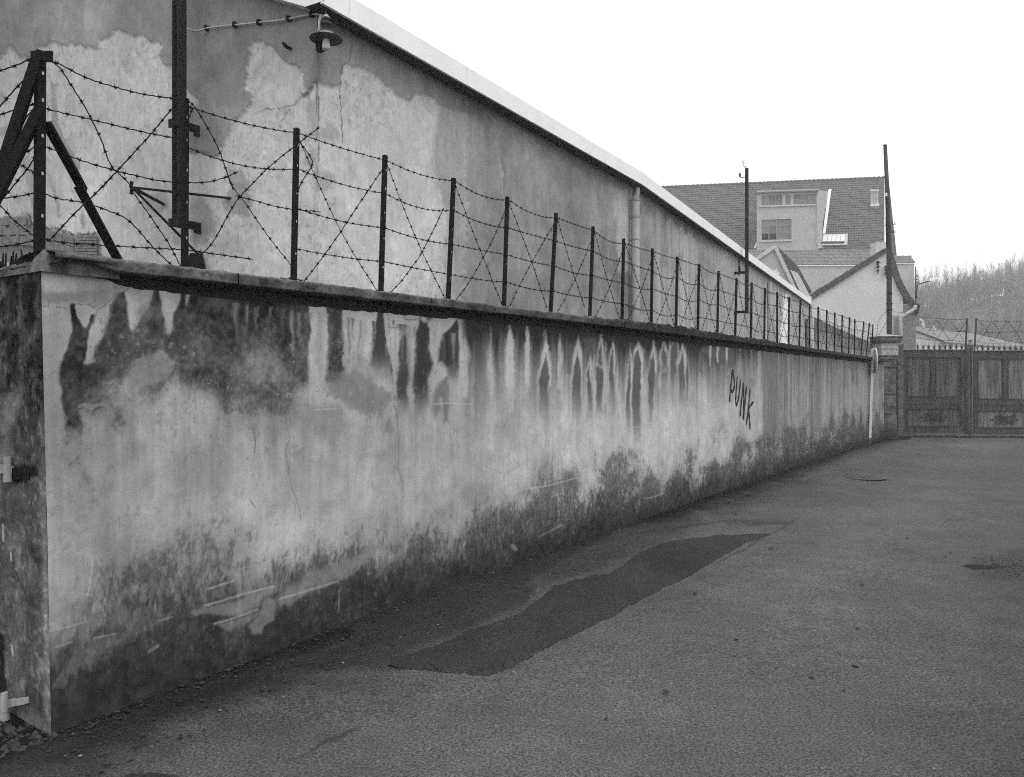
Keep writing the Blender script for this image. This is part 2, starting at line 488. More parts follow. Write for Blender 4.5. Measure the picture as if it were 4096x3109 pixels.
def asphalt_patch():
    top = zc('A4', [(838, 1005), (930, 955), (1020, 915), (1120, 880), (1225, 845), (1330, 790), (1440, 755), (1560, 715), (1650, 685)]) + \
          zc('A6', [(300, 620), (420, 585), (520, 560), (600, 550), (700, 490), (790, 430), (930, 370), (1080, 350), (1230, 335), (1400, 335)])
    bot = zc('A6', [(1500, 330), (1400, 365), (1310, 410), (1180, 490), (1060, 560), (950, 610), (820, 670), (600, 800), (400, 890), (280, 950), (150, 1025), (0, 1105)]) + \
          zc('A4', [(1700, 940), (1600, 1000), (1500, 1050), (1430, 1065), (1330, 1058), (1200, 1050), (1050, 1035), (900, 1025)])
    rnd = random.Random(3)
    def dens(pl):
        out = []
        for (ax, ay), (bx, by) in zip(pl[:-1], pl[1:]):
            n = 9
            for i in range(n):
                t = i/n
                s = max(0.4, (ay-HY)/500)
                out.append((ax+(bx-ax)*t+rnd.uniform(-4, 4)*s, ay+(by-ay)*t+rnd.uniform(-2.2, 2.2)*s))
        out.append(pl[-1]); return out
    tp, bp = dens(top), dens(bot[::-1])
    n = 160
    def res(pl):
        pl = np.array(pl); L = np.r_[0, np.cumsum(np.hypot(*np.diff(pl, axis=0).T))]
        q = np.linspace(0, L[-1], n)
        return np.c_[np.interp(q, L, pl[:, 0]), np.interp(q, L, pl[:, 1])]
    a, b = res(tp), res(bp)
    rows = []
    for k in range(9):
        t = k/8
        row = []
        for i in range(n):
            p = ground_at(a[i, 0]*(1-t)+b[i, 0]*t, a[i, 1]*(1-t)+b[i, 1]*t)
            row.append((p.x, p.y, p.z+(.002 if k in (0, 8) else .013)))
        rows.append(row)
    P = np.array(rows)
    T = 64+(fbm(P[..., 0]*2, P[..., 1]*2, 77, 4)-.5)*14
    o = link('asphalt_patch', grid_mesh('asphalt_patch', P, M['asphalt'], albedo(T, .70)))
    tag(o, 'darker strip of newer asphalt laid along the wall', kind='structure')
asphalt_patch()

# ------------------------------------------------------------------ boundary wall
wall_root = empty('boundary_wall', tuple(W0), 'long rendered boundary wall with dark water stains, broken plaster and concrete coping', 'wall')
S_END = 21.9
def wall_top(s):
    return 2.175 + np.interp(s, [0, .6, 4.5, 9, 16, 22], [0, .01, .035, .035, .015, -.01])

def build_wall_face():
    us = np.linspace(150, 3548, 1000)
    zs = 14672/(4211-us)
    ss = (zs-W0.y)/WD.y
    ss = ss - ss[0]; ss = ss*(S_END/ss[-1])
    rows = np.r_[np.linspace(-.15, .2, 60)[:-1], np.linspace(.2, 1.0, 130)[:-1], np.linspace(1.0, 2.12, 192)]
    S, H = np.meshgrid(ss, rows)
    S = S.copy()
    brk = wall_top(S)-.074-.012*sstep(4, 8, S)+(fbm(S*5, S*0, 57, 4)-.5)*.03+(fbm(S*26, S*0, 58, 3)-.5)*.012  # face stops short of the coping, a recess shaped to hold deep shade
    brk = brk + .07*sstep(.45, .1, S)
    H = np.where(H > 1.0, 1.0+(H-1.0)*(brk-1.0)/1.12, H)
    lean = -.045*np.clip(H/2.2, 0, 1)*np.exp(-S/.05)
    Bk = (fbm(S*1.1, H*1.1, 51, 3)-.5)*.012 + (fbm(S*6, H*6, 53, 3)-.5)*.004
    # fallen render leaves shallow hollows near the foot
    P = np.stack([W0.x+WD.x*(S+lean)+WB.x*Bk, W0.y+WD.y*(S+lean)+WB.y*Bk, H], -1)
    PU, PV = project(np.stack([W0.x+WD.x*S, W0.y+WD.y*S, H], -1))
    n1 = fbm(S*.9, H*.9, 61, 4); n2 = fbm(S*3.2, H*3.2, 63, 5); st = fbm(S*14, H*.7, 65, 4); st2 = fbm(S*40, H*1.6, 67, 3)
    n3 = fbm(S*9, H*9, 69, 4, .6)
    T = 158+(n1-.5)*40+(n2-.5)*34+(st-.5)*12+(n3-.5)*22
    T -= 12*sstep(.60, .70, fbm(S*24, H*20, 68, 4, .7))*sstep(.45, .6, n2)
    # brighter band in the middle of the wall, lighting variation painted into the tone
    T += 14*np.exp(-((H-1.05)/.5)**2)*sstep(1.0, 4.5, S)
    T -= 16*sstep(2.2, .2, S)*sstep(1.7, .6, H)+10*sstep(.9, .5, H)
    depth = PU*0 + (wall_top(S)-.09-H)                 # metres below the coping
    amp = 130/np.clip(PU*0+(W0.y+WD.y*S), 3.5, 30)      # px of edge wobble
    wu = (fbm(S*9, H*7, 71, 4)-.5)*amp*.9+(fbm(S*40, H*30, 73, 2)-.5)*amp*.25
    wv = (fbm(S*9, H*7, 75, 4)-.5)*amp*1.3
    rag = fbm(S*38, H*30, 77, 4, .75)*2-1
    p = Paint(PU+wu, PV+wv, T, rag)
    D, L = 58, 166
    # -- large damp stain on the near stretch
    p.poly('A1', [(738, 365), (800, 300), (843, 290), (850, 400), (875, 540), (890, 545), (940, 470), (1030, 310), (1045, 275), (1070, 280), (1090, 380),
        (1115, 480), (1120, 560), (1140, 575), (1160, 540), (1180, 440), (1215, 330), (1205, 255), (1245, 250), (1240, 340), (1247, 390), (1262, 330), (1275, 250),
        (1340, 250), (2300, 260), (2300, 860), (2080, 900), (2010, 960), (1960, 1100), (1880, 1190), (1840, 1230), (1760, 1130), (1700, 1190), (1640, 1150), (1560, 1060), (1500, 1120),
        (1440, 1000), (1300, 990), (1240, 920), (1180, 850), (1120, 890), (1060, 1010), (960, 1010), (880, 1060), (850, 1180), (740, 1190), (720, 1110), (640, 1120), (560, 1070), (560, 800), (600, 785), (636, 765), (650, 660), (700, 590), (722, 500)], D, 5, .97, 70)
    p.poly('A1', [(860, 800), (960, 700), (1100, 690), (1180, 780), (1120, 880), (1000, 900), (880, 960), (830, 900)], 128, 40, .8)
    p.poly('A1', [(1300, 560), (1500, 600), (1700, 560), (1900, 700), (2000, 880), (1700, 900), (1500, 820), (1320, 800)], 108, 60, .55)
    p.poly('A1', [(900, 420), (1010, 330), (1020, 450), (960, 500)], 112, 18, .7)
    p.poly('A1', [(487, 378), (523, 374), (527, 470), (548, 515), (570, 530), (600, 500), (605, 445), (628, 435), (630, 490), (600, 545), (590, 600), (580, 700), (577, 770),
        (600, 800), (700, 800), (730, 900), (640, 1000), (570, 1060), (548, 1090), (550, 1210), (545, 1350), (572, 1460), (605, 1540), (636, 1690), (610, 1690), (575, 1570), (540, 1470), (510, 1460), (450, 1480), (445, 1180), (430, 1000), (432, 830), (445, 700), (475, 580), (490, 540)], D-2, 4, .95, 22)
    p.poly('A1', [(450, 1180), (548, 1200), (548, 1380), (500, 1440), (450, 1420)], 122, 22, .55)
    p.line('A1', [(545, 1060), (580, 1045), (625, 1070), (660, 1045), (700, 1040)], 150, 7, 5, .6)
    p.poly('A1', [(300, 300), (660, 280), (850, 230), (1200, 230), (1100, 240), (880, 265), (760, 330), (650, 390), (500, 365), (300, 380)], 118, 14, .7)
    p.poly('A1', [(300, 330), (420, 400), (430, 1000), (420, 1679), (330, 1679)], 148, 20, .5)
    dk = sstep(125, 90, T); T += dk*52*sstep(.22, .95, depth+(n2-.5)*.55); T += dk*((n3-.5)*60+(n2-.5)*46+(fbm(S*45, H*40, 64, 3, .7)-.5)*44)
    # pale run in the middle of the stain
    p.poly('A3', [(388, 190), (420, 175), (500, 185), (515, 260), (522, 400), (516, 560), (508, 720), (510, 820), (500, 960), (410, 960), (398, 760), (394, 520), (402, 400), (390, 250)], L, 4, .95, 26)
    p.poly('A3', [(445, 240), (490, 240), (490, 560), (470, 720), (440, 560)], 128, 16, .6)
    p.poly('A3', [(615, 190), (650, 190), (645, 230), (632, 275), (620, 240)], L, 4, .8)
    p.poly('A3', [(655, 200), (858, 195), (852, 300), (825, 440), (805, 462), (785, 430), (766, 340), (735, 440), (712, 540), (690, 500), (686, 385), (655, 330)], L, 4, .95, 10)
    p.poly('A3', [(680, 520), (760, 530), (800, 600), (880, 680), (820, 760), (740, 700), (690, 640)], 140, 30, .8)
    p.poly('A3', [(858, 230), (892, 200), (905, 330), (925, 480), (950, 545), (958, 760), (890, 720), (800, 600), (830, 430)], D-4, 5, .95, 16, .5)
    p.poly('A3', [(892, 190), (1060, 205), (1200, 235), (1400, 250), (1395, 300), (1340, 340), (1285, 400), (1262, 560), (1235, 600), (1200, 540), (1195, 350), (1140, 300), (1105, 500), (1100, 640), (1078, 660), (1065, 520), (1075, 330), (1010, 470), (995, 640), (970, 760), (985, 870), (1000, 1080), (955, 900), (960, 740), (945, 560), (905, 380)], L-4, 4, .95, 8)
    p.poly('A3', [(1012, 450), (1068, 400), (1062, 560), (1058, 720), (1065, 880), (1010, 1000), (985, 940), (985, 860), (970, 740), (1000, 620)], D+8, 8, .9, 30, .6)
    p.poly('A3', [(1112, 500), (1142, 300), (1196, 330), (1198, 520), (1234, 600), (1200, 700), (1192, 900), (1150, 1020), (1085, 1000), (1105, 880), (1100, 760), (1105, 640)], D+6, 6, .95, 34, .6)
    p.poly('A3', [(1060, 760), (1095, 760), (1105, 840), (1085, 910), (1065, 880)], L-6, 5, .9)
    p.poly('A3', [(1395, 290), (1340, 350), (1292, 400), (1266, 600), (1290, 590), (1330, 625), (1340, 690), (1385, 800), (1398, 600), (1400, 400)], D, 5, .95, 20, .5)
    p.poly('A3', [(1285, 710), (1335, 680), (1338, 800), (1330, 970), (1300, 990), (1290, 830), (1240, 790)], 102, 8, .8, 26)
    p.poly('A3', [(1235, 800), (1270, 780), (1280, 900), (1250, 960), (1230, 900)], 104, 10, .8, 20)
    p.poly('A3', [(960, 310), (980, 300), (985, 330), (968, 345)], 95, 4, .8)
    p.poly('A3', [(1190, 290), (1215, 260), (1225, 300), (1205, 330)], 95, 5, .8)
    rd = random.Random(8)
    for _ in range(60):
        x = rd.uniform(880, 1900); y0 = 1215+(x-880)*.135-12; w = rd.uniform(3, 11); ln = rd.uniform(40, 190)
        t = rd.choice([118, 132, 60, 56, 140])
        p.poly('P', [(x-w, y0), (x+w, y0), (x+w*.7, y0+ln*.5), (x, y0+ln), (x-w*.7, y0+ln*.5)], t, 4, rd.uniform(.25, .6), 12)
    cl = sstep(.42, .68, fbm(S*1.5, H*.9, 60, 5, .6)); stc = fbm(S*11, H*.9, 62, 4, .6)
    nearm = sstep(2000, 1500, PU)
    T -= cl*20*(.5+.9*stc)*(.35+.65*nearm)
    T -= nearm*34*stc*np.exp(-((depth-.75)/.38)**2)*sstep(110, 150, T)
    # mottled lower part of the big stain
    for pts, t in (([(380, 900), (620, 860), (640, 1010), (560, 1120), (420, 1060)], 120), ([(520, 640), (700, 640), (960, 820), (880, 960), (700, 900), (540, 800)], 100), ([(900, 980), (960, 940), (960, 1050), (905, 1050)], 110),
                   ([(680, 1080), (820, 1030), (840, 1200), (740, 1260), (670, 1180)], 138), ([(500, 1200), (600, 1150), (590, 1220), (500, 1420)], 138), ([(470, 1560), (600, 1450), (620, 1520), (440, 1640)], 132),
                   ([(850, 1250), (930, 1280), (900, 1500), (860, 1400)], 146), ([(1400, 1480), (1560, 1370), (1600, 1480), (1480, 1560)], 126)):
        p.poly('A3', pts, t, 34, .7)
    # streaky grime under the coping on the middle and far stretches
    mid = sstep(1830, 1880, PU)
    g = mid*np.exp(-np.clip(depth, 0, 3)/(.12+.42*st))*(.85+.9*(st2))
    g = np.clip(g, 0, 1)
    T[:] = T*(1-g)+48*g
    for x, y0, w, ln in ((1412, 260, 22, 520), (1440, 420, 60, 400), (1612, 350, 22, 800), (1625, 500, 14, 500), (1742, 310, 60, 560), (1765, 420, 30, 500), (1860, 330, 34, 460), (1985, 370, 44, 420)):
        p.poly('A3', [(x, y0), (x+w*.5, y0+ln*.3), (x+w*.35, y0+ln), (x-w*.35, y0+ln), (x-w*.5, y0+ln*.3)], 160, 9, .75)
    for x, y0, w, ln in ((70, 90, 60, 420), (180, 90, 34, 400), (310, 190, 70, 300), (400, 130, 30, 380), (525, 150, 60, 340), (605, 270, 30, 200), (628, 210, 14, 400), (680, 145, 36, 250), (710, 200, 16, 420),
                         (757, 180, 34, 240), (790, 330, 16, 340), (877, 210, 24, 400), (935, 190, 60, 220), (965, 400, 26, 330), (1035, 190, 46, 210), (1075, 250, 20, 260), (1103, 170, 40, 240), (1140, 200, 16, 260), (1180, 170, 30, 200), (1225, 195, 44, 220), (1245, 230, 12, 300)):
        p.poly('A5', [(x, y0), (x+w*.5, y0+ln*.35), (x+w*.4, y0+ln), (x-w*.4, y0+ln), (x-w*.5, y0+ln*.35)], 164, 6, .85)
    FL = ([(312, 270), (328, 360), (324, 480), (320, 640), (270, 640), (268, 430), (290, 330)], [(525, 255), (545, 360), (545, 620), (478, 640), (485, 400)], [(602, 320), (612, 430), (610, 660), (586, 660), (588, 430)],
          [(680, 190), (692, 300), (690, 460), (660, 480), (652, 350), (668, 230)], [(655, 350), (690, 380), (685, 620), (640, 640), (648, 420)], [(757, 230), (765, 370), (773, 440), (768, 560), (732, 560), (732, 400), (742, 280)],
          [(930, 250), (950, 330), (950, 480), (940, 800), (900, 720), (888, 560), (888, 400), (905, 290)], [(876, 270), (876, 400), (874, 600), (880, 700), (850, 730), (845, 500), (862, 380)], [(1035, 250), (1042, 380), (1028, 540), (1000, 680), (1000, 430), (1010, 300)],
          [(1105, 190), (1122, 300), (1122, 410), (1090, 410), (1086, 250)], [(1165, 190), (1190, 200), (1190, 330), (1145, 460), (1140, 260)], [(1225, 250), (1240, 400), (1236, 560), (1203, 540), (1200, 340)],
          [(1255, 300), (1266, 400), (1262, 560), (1248, 560), (1248, 400)], [(1070, 290), (1078, 360), (1070, 430), (1063, 360)])
    for pts in FL:
        cx_ = sum(q[0] for q in pts)/len(pts); y0_ = min(q[1] for q in pts)
        p.poly('A5', [((x-cx_)*1.45+cx_, y0_-14+(y-y0_)*1.12) for x, y in pts], 168, 6, .55, None, .35)
        p.poly('A5', [(x, y0_+(y-y0_)*1.35) for x, y in pts], 80, 2.6, .97, 6, .38)
    p.poly('A5', [(450, 200), (480, 200), (478, 420), (455, 420)], 82, 12, .8)
    p.poly('A5', [(560, 170), (650, 170), (640, 260), (600, 300), (570, 260)], 84, 14, .8)
    p.poly('A5', [(1340, 260), (1360, 230), (1400, 225), (1480, 225), (1572, 240), (1572, 380), (1555, 420), (1530, 370), (1460, 340), (1420, 330), (1390, 290), (1362, 290), (1356, 400), (1338, 400)], 84, 5, .95, 12)
    for x in (1411, 1463, 1523):
        p.poly('A5', [(x-9, 225), (x+9, 225), (x+3, 330), (x, 362), (x-4, 330)], 166, 3, .95)
    p.poly('A5', [(1500, 360), (1560, 370), (1545, 440), (1510, 430)], 122, 18, .6)
    for x, t, w, ln in ((1590, 105, 14, 200), (1612, 165, 8, 160), (1630, 90, 8, 140), (1650, 110, 16, 260), (1690, 165, 12, 200), (1708, 110, 12, 180), (1740, 160, 30, 380)):
        p.poly('A5', [(x-w/2, 235), (x+w/2, 240), (x+w/2, 235+ln), (x-w/2, 235+ln)], t, 6, .7, 24)
    # far stretch: streaky grey render
    far = sstep(3046, 3056, PU)
    T[:] = T*(1-far*.8)+(110+(st-.5)*90+(st2-.5)*60+(n2-.5)*30)*far*.8
    p.poly('A5', [(1765, 260), (1860, 280), (1850, 900), (1765, 880)], 96, 26, .5)
    for x, y, w, ln in ((3290, 1500, 26, 260), (3330, 1560, 14, 200), (3395, 1480, 30, 300), (3450, 1500, 20, 150), (3205, 1480, 20, 200)):
        p.poly('P', [(x, y), (x+w, y+ln*.4), (x+w*.8, y+ln), (x-w*.5, y+ln), (x-w*.4, y+ln*.4)], 134, 16, .6)
    # -- rising damp and splash dirt along the foot
    top_m = np.interp(PU, [150, 380, 700, 1000, 1300, 1600, 1900, 2200, 2600, 3040, 3300, 3560], [.42, .72, .80, .66, .74, .58, .62, .74, .80, .80, .92, 1.0])
    hh = np.clip(H/top_m, 0, 2)
    iso = fbm(S*2.3, H*3.0, 85, 5, .6); fine = fbm(S*46, H*9, 87, 3, .7); spk = fbm(S*95, H*60, 86, 2)
    fld = iso*.62+fine*.26+spk*.12
    ms = sstep(-.14, .40, (iso*.9+.04)-hh*.46)*sstep(1.7, .8, hh)
    hf = np.clip(.5+(fbm(S*34, H*15, 82, 4, .7)-.5)*1.9, 0, 1)
    hf2 = np.clip(.5+(fbm(S*90, H*70, 84, 2, .7)-.5)*1.5, 0, 1)
    m1 = .42*ms+.36*sstep(hf-.2, hf+.2, ms)+.22*sstep(hf2-.25, hf2+.25, ms)
    T[:] = T*(1-m1*.84)+(64+(fine-.5)*50+(spk-.5)*46+(iso-.5)*40)*m1*.84
    # worn flecks where the dirt has been brushed off
    fl = sstep(.60, .72, fbm(S*70, H*24, 88, 3, .7))*sstep(1.2, .3, hh)*sstep(.45, .6, fbm(S*1.5, H*2, 90, 3))
    T[:] = T+fl*44
    base_h = np.interp(PU, [150, 460, 1200, 1700, 2500, 3500], [.30, .33, .26, .24, .20, .18])
    m2 = sstep(base_h*2.5, base_h*.05, H+(fbm(S*3, H*3, 91, 5, .6)-.5)*.40+(hf-.5)*.16)
    T[:] = T*(1-m2*.88)+(40+(fbm(S*22, H*22, 93, 4)-.5)*30)*m2*.9
    # pale scuffs, patches of lost render
    p.poly('A2', [(1590, 620), (1620, 585), (1665, 590), (1680, 640), (1670, 720), (1600, 770), (1580, 830), (1530, 800), (1500, 760), (1560, 700)], 128, 8, .6)
    p.poly('A2', [(1140, 690), (1250, 640), (1440, 600), (1660, 535), (1660, 555), (1560, 640), (1420, 690), (1250, 710), (1180, 715)], 132, 12, .55)
    p.poly('A2', [(1290, 760), (1560, 665), (1590, 670), (1500, 740), (1380, 790)], 130, 12, .5)
    p.poly('A4', [(160, 590), (330, 450), (560, 370), (760, 280), (780, 340), (560, 480), (330, 580), (180, 650)], 134, 34, .6)
    p.poly('A2', [(320, 1140), (350, 1080), (390, 1060), (410, 1110), (380, 1150)], 112, 20, .4)
    p.poly('A2', [(420, 900), (560, 830), (800, 800), (560, 980), (440, 1050), (400, 1040)], 108, 40, .5)
    for z, pts, w, o in (('A2', [(310, 790), (420, 765), (540, 735)], 7, .6), ('A2', [(340, 890), (440, 860)], 6, .55), ('A2', [(570, 838), (705, 808)], 6, .6), ('A2', [(1240, 640), (1440, 580), (1660, 525)], 9, .8),
                   ('A2', [(1265, 538), (1415, 490)], 8, .8), ('A2', [(1300, 752), (1420, 712), (1560, 662)], 8, .7), ('A2', [(1700, 365), (1770, 340)], 13, .7), ('A2', [(560, 345), (545, 500), (530, 580)], 10, .7), ('A2', [(520, 570), (545, 580)], 14, .7),
                   ('A2', [(900, 920), (960, 880)], 18, .5), ('A2', [(960, 730), (1040, 708)], 8, .6),
                   ('A3', [(440, 908), (500, 902), (575, 900)], 4, .9), ('A3', [(1215, 868), (1330, 862), (1500, 868)], 3.4, .9), ('A5', [(0, 1230), (180, 1188), (330, 1160), (520, 1110), (640, 1098), (685, 1100), (690, 1110)], 3.6, .8),
                   ('A5', [(870, 1012), (930, 1015), (970, 1020)], 4, .6), ('A5', [(950, 1095), (1090, 1065), (1200, 1045), (1290, 1015)], 3, .55), ('A5', [(790, 772), (950, 770)], 2.5, .5), ('A5', [(965, 1250), (1010, 1245), (1085, 1220)], 7, .5),
                   ('A5', [(260, 1505), (420, 1425)], 9, .4), ('A5', [(365, 1230), (430, 1215)], 4, .6), ('A4', [(180, 600), (530, 495)], 9, .6), ('A4', [(540, 550), (540, 680)], 5, .5), ('A5', [(85, 1570), (105, 1590)], 22, .6),
                   ('B1', [(190, 600), (175, 800), (190, 950), (208, 1000)], 2.4, .8), ('B1', [(230, 520), (238, 480)], 4, .6)):
        q = Paint(PU+wu*.15, PV+wv*.15, T)
        q.line(z, pts, 158, w*.6, 3, o*.7)
    # cracks
    for z, pts, w in (('A1', [(300, 390), (340, 380), (400, 385), (440, 400), (490, 385), (530, 370), (600, 375), (655, 402), (720, 360), (790, 295), (840, 285), (890, 235), (920, 235), (980, 250), (1050, 235)], 4.5),
                   ('A1', [(120, 340), (200, 328), (300, 330)], 2), ('A1', [(655, 402), (640, 450), (632, 500)], 2),
                   ('A3', [(918, 220), (930, 300), (945, 420), (950, 640), (965, 860), (985, 940), (1000, 1080), (998, 1300), (1030, 1400)], 3.6), ('A3', [(940, 600), (952, 640), (950, 660)], 9),
                   ('A3', [(1010, 250), (1045, 300), (1110, 302), (1180, 270), (1220, 240)], 4.5), ('A3', [(930, 350), (980, 358), (1040, 335)], 3.5), ('A3', [(340, 155), (420, 175), (470, 205), (500, 185)], 3),
                   ('A3', [(270, 850), (245, 920), (240, 1000), (268, 1090), (240, 1180), (260, 1330), (280, 1430), (330, 1560), (345, 1650)], 3),
                   ('A3', [(20, 1030), (40, 1120), (30, 1200)], 3), ('A2', [(1510, 0), (1550, 50)], 4), ('A2', [(1590, 590), (1640, 580), (1680, 610)], 4)):
        q = Paint(PU+wu*.3, PV+wv*.3, T)
        q.line(z, pts, 66, w*.34, 1.8, .42 if z == 'A3' and len(pts) > 6 else .6)
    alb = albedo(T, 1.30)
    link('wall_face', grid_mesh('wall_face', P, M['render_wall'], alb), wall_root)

build_wall_face()

# wall core behind the face, coloured near black as shade in the recess
core = MB()
core.hexa([wall_pt(.02, .10, -.2), wall_pt(S_END, .10, -.2), wall_pt(S_END, .22, -.2), wall_pt(.02, .22, -.2), wall_pt(.02, .10, 2.215), wall_pt(S_END, .10, 2.205), wall_pt(S_END, .22, 2.205), wall_pt(.02, .22, 2.215)])
core.build('wall_core', M['soffit'], wall_root)

# end pier: the narrow face on the left that once carried a gate
def build_pier():
    pier = empty('end_pier')
    pier.parent = wall_root
    pier.matrix_parent_inverse = Matrix.Translation(-wall_root.location)
    b = np.linspace(0, .50, 130); h = np.linspace(-.15, 2.19, 330)
    B, H = np.meshgrid(b, h)
    lean = -.045*np.clip(H/2.2, 0, 1)
    rough = (fbm(B*9, H*9, 101, 4)-.5)*.02
    chip = np.exp(-(B/.02)**2)*np.clip(fbm(H*7, B*0+3, 103, 4)-.48, 0, 1)*.22
    Sx = lean+rough*sstep(0, .04, B)+chip
    X = W0.x+WD.x*Sx+WB.x*B; Y = W0.y+WD.y*Sx+WB.y*B
    P = np.stack([X, Y, H], -1)
    PU, PV = project(P)
    n = fbm(B*10, H*7, 105, 5, .65); n2 = fbm(B*3, H*2, 107, 4)
    T = 80+(n2-.5)*40+(n-.5)*60
    up = sstep(1.25, 1.75, H)
    T = T*(1-up)+(52+(n-.5)*120)*up
    lich = sstep(.54, .62, fbm(B*34, H*30, 106, 4, .7)); T = T-lich*26*(.4+.6*up)+sstep(.62, .70, fbm(B*40, H*40, 108, 3))*24
    T += 22*sstep(.09, .03, B)*(.6+.8*n2)*(1-up)
    wu = (fbm(B*20, H*14, 109, 3)-.5)*30; wv = (fbm(B*20, H*14, 111, 3)-.5)*40
    p = Paint(PU+wu, PV+wv, T)
    p.poly('A1', [(0, 1010), (60, 960), (130, 990), (110, 1150), (60, 1250), (0, 1220)], 118, 22, .7)
    p.poly('A1', [(0, 1300), (70, 1280), (60, 1400), (0, 1430)], 112, 20, .7)
    p.poly('A1', [(70, 1450), (140, 1440), (242, 1465), (242, 1525), (150, 1545), (90, 1570), (75, 1520)], 26, 10, .97)
    p.poly('A2', [(60, 870), (120, 850), (130, 1000), (60, 1060)], 108, 26, .6)
    p.poly('A2', [(0, 800), (28, 820), (40, 1150), (0, 1180)], 30, 8, .9)
    p.poly('A2', [(100, 1330), (300, 1290), (300, 1420), (140, 1400)], 112, 20, .5)
    p.poly('A2', [(0, 1290), (100, 1300), (95, 1380), (0, 1360)], 40, 18, .7)
    for zz, pts in (('A2', [(18, 150), (20, 250)]), ('A2', [(65, 320), (67, 365)]), ('A2', [(70, 880), (78, 940)])):
        Paint(PU, PV, T).line(zz, pts, 170, 5, 3, .8)
    link('pier_face', grid_mesh('pier_face', P, M['pier_plaster'], albedo(T, 1.30)), pier)
    m = MB()
    m.hexa([wall_pt(.012, .02, -.2), wall_pt(.30, .05, -.2), wall_pt(.30, .50, -.2), wall_pt(.012, .50, -.2),
            wall_pt(-.025, .02, 2.18), wall_pt(.30, .05, 2.17), wall_pt(.30, .50, 2.17), wall_pt(-.025, .50, 2.18)])
    m.build('pier_core', M['stone'], pier)
    # rough mortar cap
    b = np.linspace(-.03, .53, 50); a = np.linspace(-.06, .32, 30)
    A, B = np.meshgrid(a, b)
    edge = np.minimum(np.minimum(A+.06, .32-A), np.minimum(B+.03, .53-B))
    Z = 2.178+.034*sstep(0, .05, edge)+(fbm(A*14, B*14, 121, 4)-.5)*.03+.05*sstep(.12, .02, B)
    Z = np.where(edge < .001, 2.15, Z)
    P = np.stack([W0.x+WD.x*A+WB.x*B, W0.y+WD.y*A+WB.y*B, Z], -1)
    T = 84+(fbm(A*20, B*20, 123, 4)-.5)*80
    link('mortar_cap', grid_mesh('mortar_cap', P, M['coping'], albedo(T, 1.3)), pier)
    # iron shards set in the top
    rnd = random.Random(5)
    for tx, ty, w in ((15, 1180, 40), (68, 1010, 62), (130, 1020, 66), (240, 1075, 40), (283, 970, 52), (345, 1015, 66), (445, 945, 110), (585, 1050, 52), (630, 985, 40)):
        (u, v), = zc('B7', [(tx, ty)])
        n = WD
        q = hit(u, v, wall_pt(.02, 0, 0), Vector((WD.x, WD.y, 0)).normalized())
        base = Vector((q.x, q.y, 2.17))
        wm = w/5.267/F*q.y
        q = q + Vector((0, 0, 0))
        mm = MB(); lean_ = WB*rnd.uniform(-.03, .03)
        mm.hexa([base-WB*wm*.5-WD*.006+lean_, base+WB*wm*.5-WD*.006+lean_, base+WB*wm*.5+WD*.006+lean_, base-WB*wm*.5+WD*.006+lean_,
                 q-WB*.003-WD*.002, q+WB*.003-WD*.002, q+WB*.003+WD*.002, q-WB*.003+WD*.002])
        mm.build('iron_shard', M['iron'], pier)
    # hinge pintles
    for v0, kind in ((1870, 0), (2795, 1)):
        o = MB()
        pl = Vector((WD.x, WD.y, 0))
        p0 = hit(5, v0, wall_pt(0, 0, 0), pl); p1 = hit(75 if kind == 0 else 62, v0+(4 if kind == 0 else 12), wall_pt(0, 0, 0), pl)
        off = -WD*.05
        o.hexa([p0+off+Vector((0, 0, -.022)), p1+off+Vector((0, 0, -.022)), p1+off+WD*.008+Vector((0, 0, -.022)), p0+off+WD*.008+Vector((0, 0, -.022)),
                p0+off+Vector((0, 0, .022)), p1+off+Vector((0, 0, .022)), p1+off+WD*.008+Vector((0, 0, .022)), p0+off+WD*.008+Vector((0, 0, .022))])
        o.bar(p1+off, p1+WD*.03, .03, .03)
        h = o.build('gate_hinge', M['hinge'], pier)
        MB().tube([p1+off+Vector((0, 0, -.06)), p1+off+Vector((0, 0, .06))], [.019, .016], 10).build('pin', M['hinge'], pier)
        if kind == 1:
            q = hit(122, 2797, wall_pt(0, 0, 0), pl)
            MB().bar(p1-WD*.02, q-WD*.02, .028, .03).build('strap', M['hinge'], pier)
            MB().tube([p1+off+Vector((0, 0, -.085)), p1+off+Vector((0, 0, -.045))], [.028, .022], 10).build('collar', M['hinge'], pier)
        else:
            q = hit(142, 1878, wall_pt(0, 0, 0), pl)
            MB().bar(p1-WD*.02+Vector((0, 0, -.02)), q-WD*.012+Vector((0, 0, -.02)), .035, .055).build('strap', M['iron'], pier)
build_pier()

